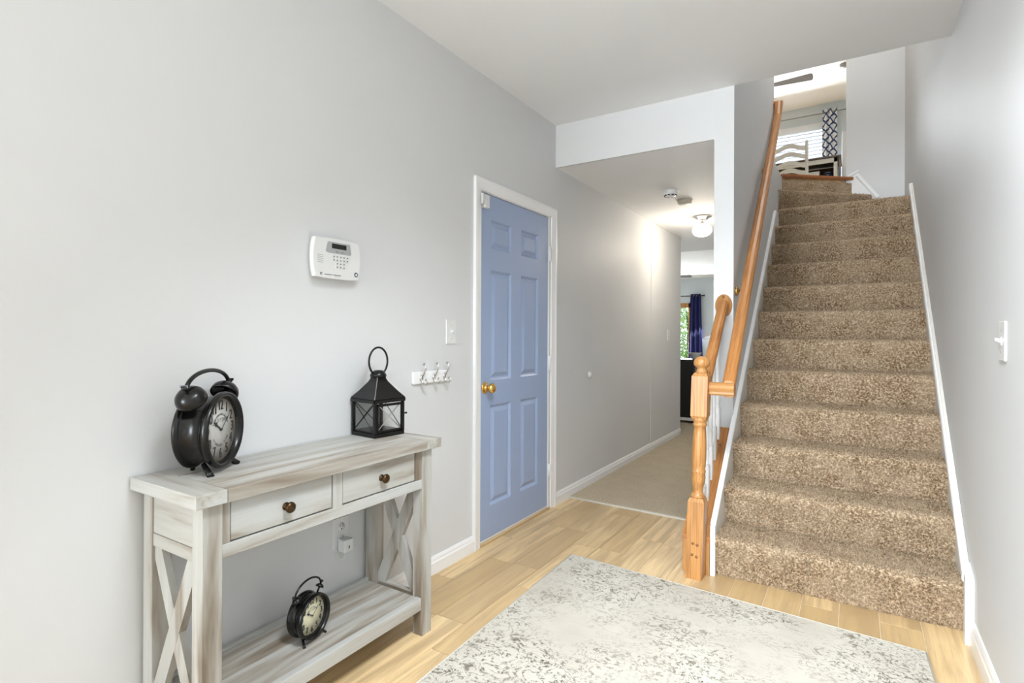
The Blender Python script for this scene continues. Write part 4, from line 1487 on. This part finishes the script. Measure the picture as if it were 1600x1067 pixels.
# white console with brown top
TYF = 8.42
tb = thing('upstairs_table', 'white framed table with dark brown top behind ladder back chair', 'table', (1.1, TYF + .25, ZU))
tzt = 3.595
box(0.55, 1.600, TYF - .02, TYF + .52, tzt - .022, tzt).build('table_top', M['brown'], tb, bevel=0.003)
box(0.58, 1.56, TYF, TYF + .02, tzt - .085, tzt - .023).build('apron', M['chair'], tb, bevel=0.002)
for x in (0.58, 1.515):
    for y in (TYF, TYF + .45):
        box(x, x + .045, y, y + .045, ZU, tzt - .0225).build('leg', M['chair'], tb, bevel=0.002)
box(1.572, 1.590, TYF - .005, TYF + .5, ZU, tzt - .0225).build('end_panel', M['brown'], tb)
box(0.60, 1.56, TYF + .47, TYF + .488, ZU + .1, tzt - .03).build('back_panel', M['dark_back'], tb)
box(0.60, 1.56, TYF + .05, TYF + .46, ZU + .42, ZU + .44).build('shelf', M['dark_back'], tb)
bx_ = thing('storage_box', 'pale box under the upstairs table', 'box', (1.20, TYF + .2, ZU + .44))
box(1.0, 1.345, TYF + .03, TYF + .30, ZU + .44, ZU + .70).build('box_body', M['chair'], bx_, bevel=0.004)
box(0.995, 1.35, TYF + .025, TYF + .305, ZU + .70, ZU + .72).build('box_lid', M['chair'], bx_, bevel=0.004)
pt_ = thing('dark_pot', 'dark blue pot beside the pale box under upstairs table', 'pot', (1.44, TYF + .2, ZU + .44))
MB().lathe([(0.05, ZU + .44), (0.066, ZU + .52), (0.074, ZU + .68), (0.070, ZU + .70), (0.064, ZU + .69), (0.055, ZU + .55), (0, ZU + .55)], Matrix.Translation((1.44, TYF + .16, 0)), 24).build('pot_body', M['pot'], pt_)
MB().tube([(1.44 + .045 * math.cos(a), TYF + .16, ZU + .695 + .03 * math.sin(a)) for a in [PI * k / 10 for k in range(11)]], 0.003, 6).build('pot_handle', M['chrome'], pt_)
# door casing at the edge of the landing wall
struct(box(1.60, 1.66, 8.9, 8.96, ZU, 4.05).build('trim_2', M['trim'], bevel=0.004), 'white upright trim behind the landing wall corner', 'trim')

# ceiling fan upstairs
def ceiling_fan(name, label, cx, cy, cz_, zceil, L, a0, w, m):
    t = thing(name, label, 'ceiling fan', (cx, cy, cz_))
    MB().tube([(cx, cy, cz_ + .05), (cx, cy, zceil)], 0.014, 12).build('down_rod', M['chrome'], t)
    MB().lathe([(0.0, -0.05), (0.06, -0.045), (0.10, -0.01), (0.10, 0.03), (0.06, 0.06), (0.0, 0.065)], Matrix.Translation((cx, cy, cz_)), 28).build('motor', M['chrome'], t)
    MB().lathe([(0.07, 0), (0.05, -0.03), (0.018, -0.05), (0.0, -0.05)], Matrix.Translation((cx, cy, zceil)), 24).build('canopy', M['chrome'], t)
    for k in range(4):
        a = a0 + 2 * PI * k / 4
        poly = [(0.09, -w * .5), (L - w * .35, -w), (L - w * .08, -w * .8), (L, 0), (L - w * .08, w * .8), (L - w * .35, w), (0.09, w * .5)]
        b = MB().prism(poly, lambda u, v, q_: (u, v, q_), -0.004, 0.004)
        b.xf(Matrix.Translation((cx, cy, cz_)) @ Matrix.Rotation(a, 4, 'Z') @ Matrix.Rotation(math.radians(-14), 4, 'X'))
        b.build('fan_blade', m, t, bevel=0.002)
    return t


ceiling_fan('ceiling_fan', 'ceiling fan with grey blades in the upstairs room', 0.62, 8.62, 4.80, ZT, 0.64, math.radians(0), 0.075, M['fan'])
sp = thing('smoke_detector', 'small pale detector on the upstairs ceiling beside the landing wall', 'smoke detector', (1.615, 9.25, ZT - .05))
MB().lathe([(0.055, ZT), (0.056, ZT - .02), (0.050, ZT - .04), (0.02, ZT - .048), (0, ZT - .048)], Matrix.Translation((1.615, 9.25, 0)), 24).build('housing', M['plastic_grey'], sp)
MB().lathe([(0.064, ZT), (0.064, ZT - .006), (0.055, ZT - .008)], Matrix.Translation((1.615, 9.25, 0)), 24).build('mounting_ring', M['plastic_grey'], sp)

# ------------------------------------------------------------------ lower room beyond the hall
w2 = struct(empty('window_2', (-1.95, 13.5, 0)), 'wood framed glass patio door at the far end', 'window')
for a in ((-2.35, -2.27, 0.0, 1.98), (-1.665, -1.56, 0.0, 1.98), (-2.35, -1.56, 1.87, 1.98), (-2.35, -1.56, 0.0, 0.16)):
    box(a[0], a[1], 13.47, 13.56, a[2], a[3]).build('window_frame', M['oak'], w2, bevel=0.004)
box(-2.27, -1.665, 13.52, 13.526, 0.16, 1.87).build('window_pane', M['glass'], w2)
cr2 = thing('curtain_rod', 'black curtain rod above the patio door', 'curtain rod', (-1.9, 13.4, 2.14))
MB().tube([(-2.7, 13.40, 2.145), (-1.30, 13.40, 2.145)], 0.012, 10).build('rod', M['black_cab'], cr2)
MB().lathe([(0.0, 0), (0.020, 0.006), (0.024, 0.02), (0.018, 0.036), (0, 0.04)], Matrix.Translation((-1.30, 13.40, 2.145)) @ Matrix.Rotation(PI / 2, 4, 'Y'), 16).build('finial', M['black_cab'], cr2)
MB().tube([(-1.36, 13.40, 2.145), (-1.36, 13.5, 2.145)], 0.010, 8).build('bracket', M['black_cab'], cr2)
cu2 = thing('curtain', 'long navy blue curtain beside the patio door', 'curtain', (-1.45, 13.4, 0.03))
curtain_sheet(-1.60, -1.36, 13.40, 0.03, 2.19, 0.045, 3, M['navy_cloth'], 'curtain_cloth', cu2, 0.55)
for i in range(4):
    x = -1.585 + i * 0.068
    MB().tube([(x, 13.40 + .024 * math.cos(a), 2.145 + .024 * math.sin(a)) for a in [2 * PI * k / 14 for k in range(14)]], 0.005, 6, closed=True).build('grommet', M['chrome'], cu2)
t = thing('light_switch', 'white switch plate on the far wall beside navy curtain', 'light switch', (-1.22, 13.5, 1.12))
box(-1.30, -1.21, 13.492, 13.499, 1.12, 1.25).build('plate', M['plastic'], t, bevel=0.002)
box(-1.26, -1.25, 13.482, 13.492, 1.175, 1.20).build('toggle', M['plastic'], t)
ceiling_fan('ceiling_fan', 'silver bladed ceiling fan in the lower far room', -1.55, 10.6, 2.33, 2.58, 0.66, math.radians(8), 0.07, M['fan'])

sb = thing('sideboard', 'tall black cabinet with white base at the end of the hall', 'cabinet', (-0.5, 7.75, 0))
box(-0.92, -0.045, 7.42, 7.90, 0.085, 0.862).build('carcass', M['black_cab'], sb, bevel=0.004)
box(-0.050, -0.036, 7.425, 7.90, 0.085, 0.860).build('end_panel', M['mahogany'], sb)
box(-0.92, -0.04, 7.405, 7.90, 0.045, 0.085).build('base_board', M['trim'], sb, bevel=0.003)
for x in (-0.90, -0.10):
    box(x, x + .04, 7.44, 7.48, CARPET, 0.045).build('foot', M['black_cab'], sb)
    box(x, x + .04, 7.84, 7.88, CARPET, 0.045).build('foot', M['black_cab'], sb)
for x0, x1 in ((-0.90, -0.49), (-0.48, -0.065)):
    dd = box(x0, x1, 7.408, 7.420, 0.11, 0.84).build('cabinet_door', M['black_cab'], sb, bevel=0.002)
    MB().lathe([(0.008, 0), (0.012, 0.014), (0, 0.018)], Matrix.Translation(((x1 if x0 < -.6 else x0) + (-.04 if x0 < -.6 else .04), 7.408, 0.5)) @ Matrix.Rotation(PI / 2, 4, 'X'), 12).build('knob', M['black_cab'], dd)
ls = thing('white_bowl', 'small white bowl on the black cabinet', 'bowl', (-0.045, 7.6, 0.862))
MB().lathe([(0.03, 0.862), (0.035, 0.868), (0.055, 0.90), (0.085, 0.945), (0.088, 0.95), (0.080, 0.948), (0.05, 0.905), (0.0, 0.885)], Matrix.Translation((-0.085, 7.62, 0)), 24).build('bowl_body', M['plastic'], ls)

# garden outside the patio door
gd = struct(box(-6, 2, 13.7, 19, -0.25, -0.1).build('ground', M['earth']), None, 'ground')
lr = np.random.RandomState(11)
def shrub(name, label, c, r, n):
    t = thing(name, label, 'shrub', (c[0], c[1], -0.1), 0, 'shrubs outside the patio door')
    MB().tube([(c[0], c[1], -0.1), (c[0] + .05, c[1], c[2]), (c[0], c[1], c[2] + r * .6)], [0.05, 0.035, 0.015], 8).build('stem', M['bark'], t)
    b = MB()
    for _ in range(n):
        d = lr.normal(0, 1, 3)
        d /= np.linalg.norm(d)
        p = Vector(c) + Vector(d * r * lr.uniform(0.35, 1.0) * np.array([1, 1, 1.25]))
        if p.z < -0.1:
            continue
        a = Vector(lr.normal(0, 1, 3)).normalized()
        s_ = a.orthogonal().normalized()
        L = lr.uniform(0.05, 0.10)
        k = a.cross(s_)
        b.add([p, p + a * L * .5 + s_ * L * .28, p + a * L + k * L * .1, p + a * L * .5 - s_ * L * .28], [(0, 1, 2, 3)])
    f = b.build('foliage', M['leaf'], t)
    f['kind'] = 'stuff'


shrub('garden_shrub', 'tall leafy green shrub filling the patio door glass', (-2.15, 15.2, 1.2), 1.1, 2600)
shrub('garden_shrub', 'lower green shrub behind the tall one outside the patio door', (-3.2, 17.7, 1.2), 1.2, 2200)
